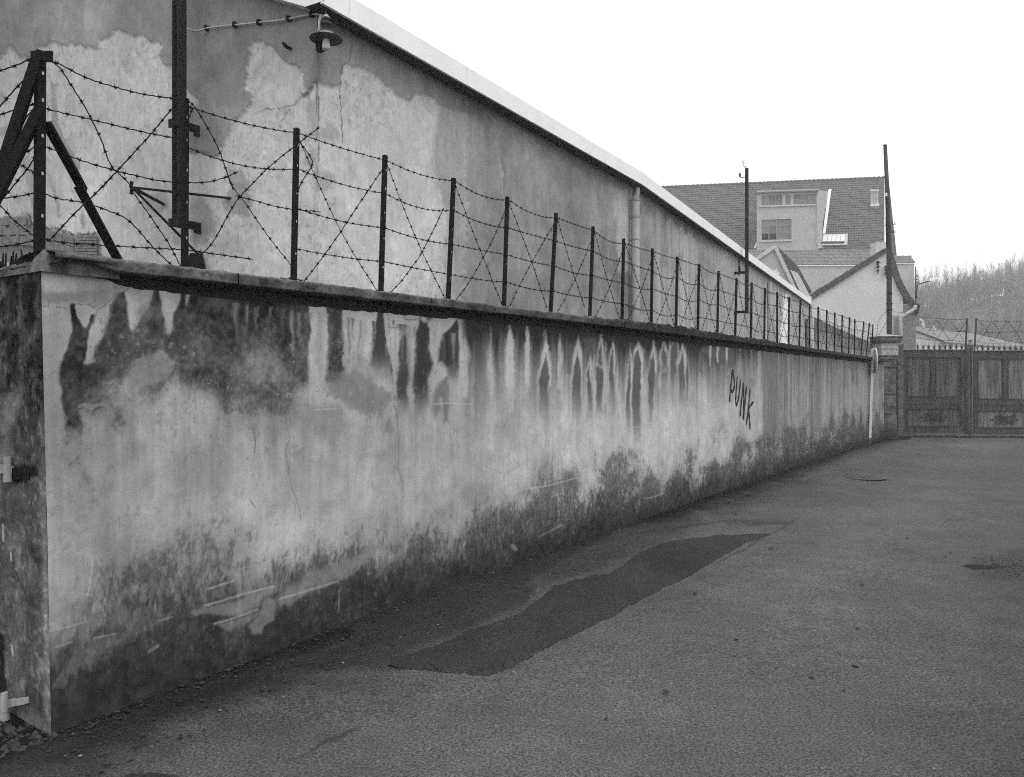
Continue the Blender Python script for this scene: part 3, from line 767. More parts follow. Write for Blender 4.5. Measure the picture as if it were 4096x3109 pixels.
# coping: one slab after the other, rough and mossy from the middle on
def build_coping():
    cuts = [-.03, .95, 2.6, 4.1, 5.75, 7.4, 9.1, 10.8, 12.6, 14.5, 16.4, 18.4, 20.3, 22.0]
    for i in range(len(cuts)-1):
        s0, s1 = cuts[i]+.004, cuts[i+1]-.004
        ns = max(24, int((s1-s0)/max(.012, .004*(3.7+.8*s0))))
        prof = []       # (back offset, height) around the slab: under-front -> front -> top -> back
        for t in np.linspace(0, 1, 5): prof.append((.02-.115*t, -.060))
        for t in np.linspace(0, 1, 9)[1:]: prof.append((-.095, -.060+.060*t))
        for t in np.linspace(0, 1, 10)[1:]: prof.append((-.095+.38*t, 0+.018*math.sin(math.pi*t)))
        for t in np.linspace(0, 1, 4)[1:]: prof.append((.285, -.060*t))
        prof.append((.02, -.060))
        prof = np.array(prof)
        ss = np.linspace(s0, s1, ns)
        S, K = np.meshgrid(ss, np.arange(len(prof)))
        B = prof[:, 0][K]; H = prof[:, 1][K]
        moss = sstep(4.0, 6.5, S)
        topm = sstep(-.03, .0, H)
        H = H+wall_top(S)+.06
        r1 = fbm(S*9, B*9+H*9, 131, 4)-.5; r2 = fbm(S*38, B*38+H*38, 133, 3)-.5
        am = .012+.02*moss*sstep(17, 9, S)
        H = H+(r1*am+r2*am*.7)*(.35+.9*topm)+moss*topm*np.clip(fbm(S*16, B*10, 137, 4)-.42, 0, 1)*.11*sstep(16, 9, S)
        B = B+(r1*.8+r2*.6)*am*.8
        if i == 0:      # broken nose near the corner
            br = np.exp(-((S-.10)/.10)**2)*sstep(-.02, -.05, prof[:, 1][K])*sstep(.0, -.04, prof[:, 0][K])
            H = H+br*.055; B = B+br*.05
        P = np.stack([W0.x+WD.x*S+WB.x*B, W0.y+WD.y*S+WB.y*B, H], -1)
        T = 70+(fbm(S*7, H*18, 141, 4)-.5)*60+(fbm(S*40, H*60, 142, 3)-.5)*50
        T = T*(1-moss)+(44+(fbm(S*20, H*40, 143, 4)-.5)*50)*moss
        far = sstep(15, 18, S); T = T*(1-far)+52*far
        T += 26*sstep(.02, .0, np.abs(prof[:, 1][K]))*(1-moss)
        link('coping_slab', grid_mesh('coping_slab', P, M['coping'], albedo(T, 1.3)), wall_root)
build_coping()

# graffiti on the wall: PUNK
def wall_hit(u, v): return hit(u, v, W0, Vector((.8242, -.5663, 0)))
strokes = {'P': [[(302, 430), (292, 560), (275, 720), (262, 860), (250, 1010)], [(302, 430), (322, 540), (338, 650), (338, 740), (322, 805), (298, 825), (272, 800)]],
           'U': [[(390, 560), (378, 700), (366, 860), (360, 980), (372, 1065), (392, 1040), (415, 920), (432, 780), (446, 610)]],
           'N': [[(498, 660), (486, 800), (466, 960), (452, 1110), (442, 1265)], [(498, 660), (500, 850), (506, 1020), (500, 1180), (494, 1325)], [(556, 725), (540, 860), (526, 1000), (512, 1150), (494, 1325)]],
           'K': [[(616, 775), (606, 900), (592, 1060), (575, 1200), (552, 1410)], [(678, 1000), (640, 1045), (600, 1100), (588, 1135)], [(590, 1140), (600, 1260), (608, 1370), (616, 1490)]]}
for ch, sts in strokes.items():
    m = MB(); q = 0
    for st_ in sts:
        pts = [wall_hit(*zc('B1', [p_])[0]) for p_ in st_]
        fine = []
        for a, b in zip(pts[:-1], pts[1:]):
            for k in range(6): fine.append(a.lerp(b, k/6))
        fine.append(pts[-1])
        for _ in range(3):
            fine = [fine[0]] + [(fine[i-1]+fine[i]*2+fine[i+1])/4 for i in range(1, len(fine)-1)] + [fine[-1]]
        n0 = len(m.v); lift = -WB*(.007+.001*q); q += 1
        for i, p_ in enumerate(fine):
            d = (fine[min(i+1, len(fine)-1)]-fine[max(i-1, 0)]).normalized()
            sd_ = d.cross(WB).normalized()
            w = .021*(1+.25*math.sin(i*.7+len(st_)))
            if i in (0, len(fine)-1): w *= .5
            m.v += [tuple(p_+sd_*w+lift), tuple(p_-sd_*w+lift)]
        for i in range(len(fine)-1):
            a = n0+2*i; m.f.append((a, a+1, a+3, a+2))
    m.build('graffiti_letter', M['graffiti'], wall_root)

# ------------------------------------------------------------------ factory building
E0, E1, E2 = Vector((-1.747, 7.256, 0)), Vector((2.318, 13.98, 0)), Vector((13.74, 36.13, 0))
EAVE_Z = 5.13
def perp_back(d): return Vector((-d.y, d.x, 0))
D1 = (E1-E0).normalized(); D2 = (E2-E1).normalized()
G = perp_back(D1)                                   # along the gable, away to the left
OV1, OV2 = .22, .12
C0 = E0 + G*OV1 + D1*.15                            # building corner
C1 = E1 + G*(OV1+.02)
C2 = E2 + perp_back(D2)*OV2 - D2*.05
GN = -D1                                            # gable outward normal
factory = empty('factory_building', tuple(C0), 'big plastered factory building with flaking gable, white eaves fascia and downpipes', 'building')

def plaster_grid(name, p0, p1, z0, z1f, nu, nv, painter, k=1.32):
    """vertical wall from p0 to p1; z1f(t) = top height"""
    L = (p1-p0).length
    Ya, Yb = p0.y, p1.y
    t = np.linspace(0, 1, nu)
    # denser where the wall is nearer to the lane's near end
    r = Yb/Ya
    t = (r**t-1)/(r-1) if abs(r-1) > .05 else t
    hv = np.linspace(0, 1, nv)
    T_, V_ = np.meshgrid(t, hv)
    X = p0.x+(p1.x-p0.x)*T_; Y = p0.y+(p1.y-p0.y)*T_
    Z = z0+(z1f(T_)-z0)*V_
    P = np.stack([X, Y, Z], -1)
    U, V = project(P)
    tone, relief = painter(U, V, T_*L, Z)
    nrm = Vector((p1.y-p0.y, -(p1.x-p0.x), 0)).normalized()
    P = P + relief[..., None]*np.array([nrm.x, nrm.y, 0])
    return link(name, grid_mesh(name, P, M['factory_plaster'], albedo(tone, k)), factory)

LIGHT, DARK = 166, 122
def paint_factory(U, V, S, Z):
    n1 = fbm(S*.8+U*0, Z*.8, 201, 4); n2 = fbm(S*4, Z*4, 203, 5, .6)
    T = DARK+(n1-.5)*40+(n2-.5)*34
    amp = np.clip(26+0*U, 0, 60)
    wu = (fbm(S*7, Z*7, 205, 5, .6)-.5)*amp*1.5; wv = (fbm(S*7, Z*7, 207, 5, .6)-.5)*amp*1.5
    wu = wu+(fbm(S*45, Z*45, 206, 2)-.5)*15; wv = wv+(fbm(S*45, Z*45, 208, 2)-.5)*15
    rag = fbm(S*26, Z*26, 215, 4, .75)*2-1
    p = Paint(U+wu, V+wv, T, rag)
    lightmask = np.zeros_like(T); q = Paint(U+wu, V+wv, lightmask, rag, 2.2)
    # left-hand bare plaster on the gable
    q.poly('Z1', [(-600, 900), (-100, 560), (30, 480), (90, 400), (130, 440), (170, 500), (260, 510), (330, 430), (420, 370), (560, 385), (740, 405), (850, 430), (900, 330), (1000, 290), (1040, 240), (1130, 290), (1250, 320),
        (1400, 370), (1430, 410), (1380, 470), (1420, 560), (1560, 610), (1640, 790), (1740, 850), (1720, 930), (1650, 960), (1650, 1330), (1900, 1370), (1990, 1250), (2060, 1060), (2209, 920), (2300, 2600), (-600, 2600)], 1, 4, 1)
    q.poly('Z3', [(0, 1250), (30, 1130), (80, 1050), (200, 960), (235, 900), (215, 830), (140, 800), (180, 700), (215, 560), (215, 400), (230, 370), (320, 370), (420, 430), (500, 520), (590, 570), (690, 620), (700, 720), (680, 830), (780, 740),
        (830, 735), (960, 770), (1010, 745), (1025, 620), (1080, 560), (1130, 600), (1230, 620), (1360, 660), (1420, 760), (1560, 860), (1640, 900), (1680, 830), (1780, 840), (1900, 920), (2000, 960), (2150, 1010), (2150, 1679), (2100, 2700), (0, 2700)], 1, 4, 1)
    lm = lightmask
    lm2 = sstep(.35, .65, lm*.35+.75*fbm(S*1.6, Z*1.6, 217, 5, .65))
    T[:] = T+lm2*(16+(n1-.5)*30)
    T[:] = T*(1-lm)+(LIGHT+(n1-.5)*52+(n2-.5)*34+(fbm(S*18, Z*18, 209, 4, .7)-.5)*26)*lm*.92+T*lm*.08
    T -= sstep(.60, .74, fbm(S*30, Z*30, 210, 3, .6))*lm*26*sstep(.45, .62, fbm(S*1.3, Z*1.3, 218, 3))
    p.poly('Z3', [(1900, 930), (2100, 1010), (2300, 1100), (2300, 2700), (2060, 2700), (1980, 1900), (1860, 1600), (1830, 1200)], 138, 26, .8)
    p.poly('Z3', [(1780, 1000), (1900, 960), (1880, 1150), (1800, 1400), (1720, 1679), (1640, 2400), (1560, 2400), (1640, 1500)], 172, 14, .6)
    p.poly('Z3', [(1560, 880), (1590, 900), (1640, 1300), (1600, 1300)], 174, 8, .6)
    p.poly('Z3', [(700, 900), (810, 850), (830, 1150), (1000, 1080), (1050, 1200), (860, 1260), (800, 1200), (720, 1050)], 134, 24, .6)
    p.poly('Z3', [(690, 1370), (760, 1320), (790, 1420), (740, 1490), (690, 1450)], 130, 8, .7)
    p.poly('Z3', [(800, 1500), (960, 1520), (1000, 1600), (880, 1700), (820, 1640)], 130, 16, .6)
    p.poly('Z3', [(0, 1480), (120, 1500), (230, 1600), (240, 1679), (60, 1679)], 128, 10, .7)
    p.poly('Z3', [(800, 430), (850, 420), (850, 740), (760, 750), (700, 830), (650, 850), (760, 700)], 100, 14, .7)
    p.poly('Z3', [(750, 180), (850, 60), (860, 430), (810, 420), (760, 330)], 104, 18, .6)
    # around the pole and its brackets
    p.poly('Z1', [(1650, 980), (1900, 1000), (1990, 1220), (1900, 1360), (1650, 1340)], 112, 12, .8)
    p.poly('Z2', [(1240, 280), (1330, 160), (1460, 160), (1470, 260), (1400, 350), (1290, 340)], 130, 6, .85)
    p.poly('Z2', [(1980, 140), (2060, 70), (2150, 80), (2209, 200), (2180, 350), (2100, 370), (2010, 340), (1980, 240)], 126, 6, .85)
    p.poly('Z2', [(1680, 220), (1800, 200), (1870, 320), (1900, 480), (1860, 600), (1700, 620), (1660, 400)], 130, 8, .85)
    p.poly('Z2', [(1510, 470), (1620, 480), (1620, 620), (1520, 600)], 132, 6, .8)
    p.poly('Z1', [(430, 640), (470, 760), (470, 880), (530, 1080), (540, 1200), (620, 1340), (700, 1480), (700, 1600), (620, 1520), (540, 1300), (470, 1180), (430, 1000)], 122, 6, .85)
    p.poly('Z1', [(0, 820), (60, 830), (70, 900), (0, 960)], 124, 8, .8)
    p.poly('Z1', [(0, 1120), (90, 1110), (110, 1160), (70, 1210), (0, 1200)], 124, 8, .8)
    p.poly('Z1', [(160, 1380), (230, 1370), (300, 1500), (330, 1679), (240, 1679)], 128, 10, .7)
    p.poly('Z1', [(520, 420), (550, 370), (570, 540), (540, 480)], 132, 8, .6)
    for x0, y0, pts in ((0, 0, [(440, 0), (480, 150), (540, 380), (500, 360), (460, 200)]), (0, 0, [(230, 60), (270, 180), (290, 330), (260, 280)]), (0, 0, [(600, 0), (660, 160), (640, 170)]), (0, 0, [(700, 300), (740, 380), (720, 510), (700, 400)])):
        p.poly('Z2', pts, 118, 5, .7)
    p.poly('B7', [(-200, 300), (30, 250), (200, 210), (540, 160), (640, 200), (640, 420), (800, 420), (960, 450), (1200, 480), (1420, 560), (1620, 610), (1800, 580), (2100, 570), (2110, 1150), (-200, 1200)], 120, 6, .8)
    p.poly('B7', [(560, 210), (630, 210), (640, 390), (800, 395), (950, 430), (950, 470), (780, 440), (570, 430)], 54, 5, .9)
    p.line('B7', [(950, 460), (1100, 470), (1280, 520), (1400, 560), (1600, 625), (1850, 600), (2080, 590)], 60, 4, 2, .9)
    p.poly('B7', [(2070, 600), (2120, 600), (2110, 1150), (2060, 1150)], 92, 3, .8)
    p.poly('B7', [(-400, 900), (0, 885), (420, 852), (780, 885), (1100, 945), (1420, 1040), (1500, 1200), (-400, 1200)], 108, 2, 1)
    # under the eaves
    p.poly('Z4', [(-3000, -1500), (0, 130), (600, 460), (1400, 950), (1440, 1050), (1300, 1010), (1100, 950), (900, 830), (500, 560), (0, 260), (-3000, -1300)], 108, 12, .7)  # strip darkened along the eaves, shade painted into the plaster tone
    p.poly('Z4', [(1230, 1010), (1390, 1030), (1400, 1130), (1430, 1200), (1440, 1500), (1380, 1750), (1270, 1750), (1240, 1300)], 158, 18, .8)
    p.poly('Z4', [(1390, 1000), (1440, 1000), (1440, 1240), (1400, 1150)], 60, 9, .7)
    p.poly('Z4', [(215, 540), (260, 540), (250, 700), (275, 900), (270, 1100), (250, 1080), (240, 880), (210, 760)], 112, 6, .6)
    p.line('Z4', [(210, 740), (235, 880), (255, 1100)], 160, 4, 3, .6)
    T += (fbm(S*.55, Z*.9, 221, 4, .6)-.5)*44*sstep(1650, 1800, U)+(fbm(S*9, Z*.8, 223, 4)-.5)*16*sstep(1650, 1800, U)
    # far section streaks
    st = fbm(S*7, Z*.55, 211, 4)
    fr = sstep(2590, 2640, U)
    T[:] = T*(1-fr)+(140+(st-.5)*60+(n1-.5)*26)*fr
    for pts in ([(1560, 1060), (1700, 1180), (1860, 1260), (2000, 1400), (2209, 1490), (2209, 1560), (2000, 1480), (1880, 1380), (1720, 1260), (1600, 1160)],):
        p.poly('Z4', pts, 92, 14, .7)
    for x, y in ((1690, 1230), (1790, 1290), (1860, 1340), (1960, 1400)):
        p.poly('Z4', [(x-20, y-60), (x+22, y-50), (x+12, y+60), (x-2, y+90), (x-14, y+40)], 78, 9, .8)
    for x, y, w, h in ((1680, 1500, 90, 200), (1800, 1560, 70, 180), (2000, 1500, 80, 260), (2080, 1620, 90, 160)):
        p.poly('Z4', [(x-w/2, y+h), (x-w/3, y+h*.3), (x, y), (x+w/3, y+h*.3), (x+w/2, y+h)], 112, 16, .7)
    p.poly('Z8', [(1075, 545), (1115, 540), (1120, 600), (1118, 1100), (1040, 1100), (1045, 900), (1060, 840), (1072, 640)], 226, 2.5, 1)
    p.poly('Z8', [(905, 740), (930, 780), (910, 900), (918, 1090), (890, 1090), (888, 800)], 182, 3, .8)
    p.poly('Z8', [(930, 780), (960, 800), (1000, 900), (1000, 1090), (925, 1090), (915, 900)], 122, 4, .7)
    # cracks
    c = Paint(U+wu*.4, V+wv*.4, T)
    for pts in ([(1122, 230), (1128, 380), (1110, 480), (1095, 540), (1040, 580), (1020, 630), (1020, 760), (1028, 900), (1042, 1050), (1050, 1250)], [(810, 700), (740, 800), (665, 860), (600, 920), (480, 960), (350, 970), (230, 1010)], [(560, 960), (480, 1075)],
                [(812, 750), (815, 1000)], [(826, 740), (832, 1200), (835, 1500)]):
        c.line('Z3', pts, 74, 1.8, 2.0, .75)
    relief = -lm*.016 + (n2-.5)*.006
    return T, relief

RIDGE_T = 6.2
def gable_top(T_): 
    x = T_*11.0
    return EAVE_Z+.08+.45*np.minimum(x, 2*RIDGE_T-x)
GA = C0 + G*11.0
# gable runs from the far left to the corner
def gable_paint(U, V, S, Z): return paint_factory(U, V, -S+40, Z)
plaster_grid('gable_wall', C0, C0+G*11.0, -.1, gable_top, 520, 420, lambda U, V, S, Z: tuple(a if i == 0 else -a for i, a in enumerate(paint_factory(U, V, 50-S, Z))))
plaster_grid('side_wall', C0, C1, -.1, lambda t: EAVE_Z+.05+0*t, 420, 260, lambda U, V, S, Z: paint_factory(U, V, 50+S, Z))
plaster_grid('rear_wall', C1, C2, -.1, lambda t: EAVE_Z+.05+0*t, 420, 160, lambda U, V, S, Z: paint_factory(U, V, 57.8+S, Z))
MB().prism([C2+Vector((0, 0, -.1)), C2+perp_back(D2)*9+Vector((0, 0, -.1)), C2+perp_back(D2)*9+Vector((0, 0, EAVE_Z)), C2+Vector((0, 0, EAVE_Z))], -D2*.2).build('end_wall', M['plaster_mid'], factory)

# eaves: fascia boards (jointed) and soffit
FH = .215
def fascia_run(a, b, n_cuts, d, ov, h0=FH, z0=EAVE_Z):
    for i in range(len(n_cuts)-1):
        p = a.lerp(b, n_cuts[i])+d*.003; q = a.lerp(b, n_cuts[i+1])-d*.003
        m = MB(); bk = perp_back(d)*.03; zz = Vector((0, 0, z0)); zt = Vector((0, 0, z0+h0))
        m.hexa([p+zz, q+zz, q+bk+zz, p+bk+zz, p+zt, q+zt, q+bk+zt, p+bk+zt])
        m.build('fascia_board', M['fascia'], factory)
fascia_run(E0, E1, [0, .045, .30, .575, .80, 1], D1, OV1)
fascia_run(E1, E2, [0, .18, .36, .55, .74, 1], D2, OV2)
MB().hexa([E2+Vector((0, 0, EAVE_Z-.02)), E2+D2*.06+Vector((0, 0, EAVE_Z-.02)), E2+D2*.06+perp_back(D2)*.6+Vector((0, 0, EAVE_Z-.02)), E2+perp_back(D2)*.6+Vector((0, 0, EAVE_Z-.02)),
           E2+Vector((0, 0, EAVE_Z+.38)), E2+D2*.06+Vector((0, 0, EAVE_Z+.38)), E2+D2*.06+perp_back(D2)*.6+Vector((0, 0, EAVE_Z+.38)), E2+perp_back(D2)*.6+Vector((0, 0, EAVE_Z+.38))]).build('gutter_end', M['fascia'], factory)
sz = Vector((0, 0, EAVE_Z+.012))
MB().quad(E0+sz, E1+sz, C1+G*.05+sz, C0-D1*.15+G*.0+sz).build('soffit', M['soffit'], factory)
MB().quad(E1+sz, E2+sz, C2+perp_back(D2)*.05+sz, C1+G*.05+sz).build('soffit', M['soffit'], factory)
# end of the eaves box and verge board rising along the gable
V0 = E0; V1 = E0+G*OV1
m = MB(); zt = Vector((0, 0, EAVE_Z+FH)); zb = Vector((0, 0, EAVE_Z+.02))
m.hexa([V0+D1*.002+zb, V1+zb, V1+D1*.025+zb, V0+D1*.027+zb, V0+D1*.002+zt, V1+zt+Vector((0, 0, .1)), V1+D1*.025+zt+Vector((0, 0, .1)), V0+D1*.027+zt])
m.build('eaves_end_board', M['fascia'], factory)
for sgn, (a, b) in enumerate(((0, RIDGE_T-OV1), (RIDGE_T-OV1, 2*RIDGE_T-OV1))):
    pa = V1+G*a; pb = V1+G*b
    ha = EAVE_Z+.02+.45*(a if sgn == 0 else RIDGE_T-.22); hb = EAVE_Z+.02+.45*(b if sgn == 0 else 0)
    if sgn: ha = EAVE_Z+.02+.45*(RIDGE_T-OV1)
    m = MB()
    m.hexa([pa+Vector((0, 0, ha)), pb+Vector((0, 0, hb)), pb+D1*.16+Vector((0, 0, hb)), pa+D1*.16+Vector((0, 0, ha)),
            pa+Vector((0, 0, ha+.24)), pb+Vector((0, 0, hb+.24)), pb+D1*.16+Vector((0, 0, hb+.24)), pa+D1*.16+Vector((0, 0, ha+.24))])
    m.build('verge_board', M['fascia'], factory)
# roof planes
rz = Vector((0, 0, EAVE_Z+FH-.02))
ridge_h = .45*RIDGE_T
r0 = E0+rz+D1*.05; r1 = E1+rz; r2 = E2+rz
k0 = E0+G*RIDGE_T+rz+D1*.05+Vector((0, 0, ridge_h)); k1 = E1+G*RIDGE_T+rz+Vector((0, 0, ridge_h)); k2 = E2+perp_back(D2)*RIDGE_T+rz+Vector((0, 0, ridge_h))
MB().quad(r0, r1, k1, k0).quad(r1, r2, k2, k1).quad(k0, k1, E1+G*12.2+rz, E0+G*12.2+rz).build('roof', M['low_roof'], factory)

# downpipes
def downpipe(p, normal, r, z_top, neck=True, mat=M['zinc'], clamps=(1, 2.2, 3.4)):
    c = p+normal*(r+.04)
    m = MB()
    m.tube([c+Vector((0, 0, -.05)), c+Vector((0, 0, z_top))], r, 14)
    if neck:
        m.tube([c+Vector((0, 0, z_top-.01)), c+Vector((0, 0, z_top+.05)), c+normal*.03+Vector((0, 0, z_top+.13)), c+normal*.04+Vector((0, 0, z_top+.24))], [r*1.02, r*.95, r*.62, r*.5], 12)
    o = m.build('downpipe', mat, factory, True)
    for z in clamps:
        k = MB()
        k.tube([c+Vector((0, 0, z_top-z-.012)), c+Vector((0, 0, z_top-z+.012))], r*1.07, 14)
        k.bar(c+Vector((0, 0, z_top-z)), p+Vector((0, 0, z_top-z)), .02, .02)
        k.build('pipe_clamp', M['zinc'] if z > .9 else mat, o)
N1 = -G
downpipe(C1-D1*.02, N1, .074, 4.84, True, M['zinc'], (.28, .68, 1.9, 3.1))
n2 = -perp_back(D2)
pd = hit(3062, 1090, C1, n2)
downpipe(Vector((pd.x, pd.y, 0)), n2, .085, 4.95, False, M['zinc'], (.35, 1.6))
pe = hit(3258, 1250, C1, n2)
m = MB(); pe = Vector((pe.x, pe.y, 0))
m.box(C2-D2*.9+n2*.02+Vector((0, 0, 2.2)), .5, .04, 4.4, D2, n2).build('recess_shade', M['pane_dark'], factory)  # near-black panel on the wall, painted as the shade of a recess
downpipe(C2-D2*.15, n2, .11, 4.6, False, M['light_zinc'], (.5, 2))

# brick arch in the gable
def gab(u, v): return hit(u, v, C0, GN)
def gz(pts): return [gab(*q) for q in zc('B7', pts)]
yb = lambda x: float(np.interp(x, [-500, 0, 420, 780, 1100, 1400, 1620], [905, 880, 850, 880, 940, 1035, 1120]))
arch = empty('brick_arch'); arch.parent = factory; arch.matrix_parent_inverse = Matrix.Translation(-factory.location)
rnd = random.Random(11)
x = -420
while x < 1560:
    w = rnd.uniform(62, 84)
    lean = (x-300)*.06
    for r_ in range(3):
        lo = yb(x)-r_*205-8-(rnd.uniform(-30, 30) if r_ else 0); hi = lo-190
        lim = 240 if x < 540 else (470 if x < 1000 else (520+(x-1000)*.2))
        if hi < lim: hi = lim+rnd.uniform(0, 25)
        if lo-hi < 50: continue
        sx = -lean*(r_)*.3
        q = gz([(x+4+sx, lo), (x+w-4+sx, yb(x+w)-yb(x)+lo), (x+w-4+sx-lean*.25, yb(x+w)-yb(x)+hi), (x+4+sx-lean*.25, hi)])
        MB().prism([p_+GN*.004 for p_ in q], GN*rnd.uniform(.010, .022)).build('brick', M['brick_old'], arch)
    x += w
y = 640
k = 0
while y < 1180:
    x = 1640 - (y-640)*.12 + (0 if k % 2 else -20)
    xs = [x, x+rnd.uniform(150, 230), 2060]
    for a, b in zip(xs[:-1], xs[1:]):
        q = gz([(a+5, y+50), (b-5, y+50), (b-5, y+6), (a+5, y+6)])
        MB().prism([p_+GN*.004 for p_ in q], GN*rnd.uniform(.008, .018)).build('brick', M['brick_old'], arch)
    y += 58; k += 1

# ------------------------------------------------------------------ things fixed to the factory
def on_gable(u, v, off): return hit(u, v, C0+GN*off, GN)
# steel pole on the gable
pb = on_gable(717, 905, .24); pb.z = on_gable(717, 908, .24).z
pole = empty('steel_pole', tuple(pb), 'thick dark steel pole bracketed to the flaking gable, running out of the picture top', 'pole', 'steel poles fixed to the factory')
m = MB()
ax, ay = G, GN
top = Vector((pb.x, pb.y, 7.6))
for off, w, d in ((-.045, .014, .10), (.045, .014, .10)):
    m.box((pb+top)/2+ax*off, w, d, top.z-pb.z, ax, ay)
m.box((pb+top)/2, .078, .012, top.z-pb.z, ax, ay)
m.build('column', M['steel_pole'], pole)
for v in (500, 895):
    c = on_gable(700, v, .24)
    cc = Vector((pb.x, pb.y, c.z))
    b = MB().bar(cc+GN*.05, cc-GN*.30, .02, .085).bar(cc+GN*.055+ax*.09, cc+GN*.055-ax*.09, .02, .085)
    b.build('wall_bracket', M['iron'], pole)
    MB().bar(cc-GN*.18-Vector((0, 0, .06)), cc-GN*.26-Vector((0, 0, .06)), .03, .03).build('bolt', M['iron'], pole)

# tripod stay bracket
tip = on_gable(528, 750, .55)
tri = empty('stay_bracket', tuple(tip), 'black three-armed iron stay bracket sticking out of the gable beside the steel pole', 'bracket')
for (u, v), w in (((925, 794), .026), ((655, 818), .03), ((800, 1025), .026)):
    MB().bar(tip, on_gable(u, v, -.02), w, w*.8).build('arm', M['iron'], tri)
MB().tube([tip+Vector((0, 0, .06))-G*.0, tip+G*.02+Vector((0, 0, .02)), tip-Vector((0, 0, .03)), tip-Vector((0, 0, .07))+GN*.01], .018, 8).build('hook', M['iron'], tri)
q = on_gable(798, 1060, 0)
m = MB(); f_ = [on_gable(u, v, .01) for u, v in ((772, 1100), (768, 1040), (785, 1015), (810, 1018), (820, 1060), (822, 1100))]
m.prism(f_, GN*.07); m.build('anchor_block', M['iron'], tri)

# cable with clips from the pole to the lamp
cb = [(745, 112), (770, 124), (800, 122), (826, 113), (880, 106), (940, 100), (985, 96), (1037, 90), (1100, 84), (1155, 76), (1200, 66), (1247, 58), (1268, 57), (1286, 61)]
cp = [on_gable(u, v, .03 if i > 2 else .10) for i, (u, v) in enumerate(cb)]
cable = empty('clipped_cable', tuple(cp[-1]), 'thin pale electric cable clipped along the gable towards the lamp', 'cable')
MB().tube(cp, .009, 8).build('cord', M['cable'], cable, True)
for u, v in ((826, 113), (940, 100), (1037, 90), (1155, 76), (1247, 58)):
    c = on_gable(u, v, .02)
    MB().box(c, .035, .05, .05, G, GN).build('clip', M['iron'], cable)

# gable lamp under the eaves
lc = Vector((C0.x, C0.y, 0))+GN*.17-G*.02
d0 = lc.y
def lamp_pt(v): return Vector((lc.x, lc.y, EYE+(HY-v)/F*d0))
(lx, _), = zc('B6', [(950, 0)])
sh = at(lx, 154, d0-.0)
lamp = empty('wall_lamp', tuple(sh), 'old enamel lamp with flat round shade and bare bulb hanging at the building corner', 'lamp')
RS = .148
z_of = lambda zy: EYE+(HY-zc('B6', [(0, zy)])[0][1])/F*d0
zr = z_of(1190)
cx, cy = sh.x, sh.y
MB().lathe([(RS*.50, zr+.035), (RS*.97, zr+.004), (RS, zr), (RS*1.0, zr-.004), (RS*.96, zr-.002), (RS*.48, zr+.026), (RS*.46, zr+.06), (RS*.30, zr+.07), (RS*.28, zr+.075), (RS*.5, zr+.06)], (cx, cy, 0), 40).build('shade', M['enamel_in'], lamp, True)
MB().lathe([(RS*1.012, zr+.002), (RS*1.03, zr-.001), (RS*1.02, zr-.006), (RS*.985, zr-.005)], (cx, cy, 0), 40).build('rim', M['enamel_dark'], lamp, True)
MB().lathe([(.032, zr-.10), (.036, zr-.075), (.036, zr-.05), (.030, zr-.01), (.024, zr+.03), (.022, zr+.06)], (cx, cy, 0), 20).build('bulb', M['bulb'], lamp, True)
MB().lathe([(.045, zr+.03), (.040, zr+.05), (.040, zr+.12), (.054, zr+.125), (.052, zr+.15), (.03, zr+.165), (.012, zr+.17)], (cx, cy, 0), 24).build('housing', M['enamel_dark'], lamp, True)
MB().lathe([(.036, zr+.195), (.036, zr+.203), (.014, zr+.222), (.012, zr+.23)], (cx, cy, 0), 10).build('drip_collar', M['light_zinc'], lamp)
MB().tube([(cx, cy, zr+.165), (cx-.004, cy, zr+.24), (cx-.012, cy+.03, EAVE_Z+.02)], .013, 10).build('hanger', M['enamel_dark'], lamp, True)
MB().tube([cp[-1], Vector((cx-.06, cy+.05, zr+.24)), Vector((cx-.07, cy+.03, zr+.18)), Vector((cx-.065, cy+.02, zr+.12)), Vector((cx-.075, cy+.02, zr+.08)), Vector((cx-.05, cy+.01, zr+.05))], .013, 8).build('lead', M['cable'], lamp, True)
c = on_gable(1281, 187, .04); MB().box(c, .06, .06, .09, G, GN).build('bracket', M['iron'], lamp)

hk = on_gable(1163, 196, .0)
h = empty('wall_hook', tuple(hk), 'small dark bent hook in the plaster left of the lamp', 'hook')
MB().tube([hk-GN*.02, hk+GN*.05, hk+GN*.08+Vector((0, 0, .015)), hk+GN*.085+G*.02+Vector((0, 0, .03))], [.018, .016, .02, .012], 8).build('shank', M['iron'], h, True)

# second steel pole on the far part of the side wall
p2 = hit(2987, 1251, C1+n2*.38, n2)
P2 = empty('steel_pole', tuple(p2), 'slim dark steel pole with two insulators rising above the far eaves', 'pole', 'steel poles fixed to the factory')
zt = EYE+(HY-673)/F*p2.y
MB().box((p2.x, p2.y, (p2.z+zt)/2), .078, .078, zt-p2.z).build('column', M['iron'], P2)
for v in (1090, 1248):
    z = EYE+(HY-v)/F*p2.y
    MB().bar((p2.x, p2.y, z), Vector((p2.x, p2.y, z))-n2*.40, .05, .07).build('wall_bracket', M['iron'], P2)
def ins(root, pts, body, br, h, dep, mat=M['ceramic']):
    w = [at(u, v, dep) for u, v in pts]
    a = MB().tube(w, .010*dep/21, 6).build('insulator_arm', M['iron'], root)
    b = at(body[0], body[1], dep)
    MB().lathe([(br*.9, 0), (br, h*.3), (br*.7, h*.45), (br, h*.65), (br*.7, h)], b, 12).build('insulator', mat, a, True)
ins(P2, [(2985, 673), (2981, 667), (2973, 664), (2972, 652)], (2972, 652), .024, .085, p2.y-.02)
ins(P2, [(2985, 713), (2981, 709), (2962, 711), (2960, 706)], (2959.5, 707), .03, .095, p2.y-.02, M['iron'])
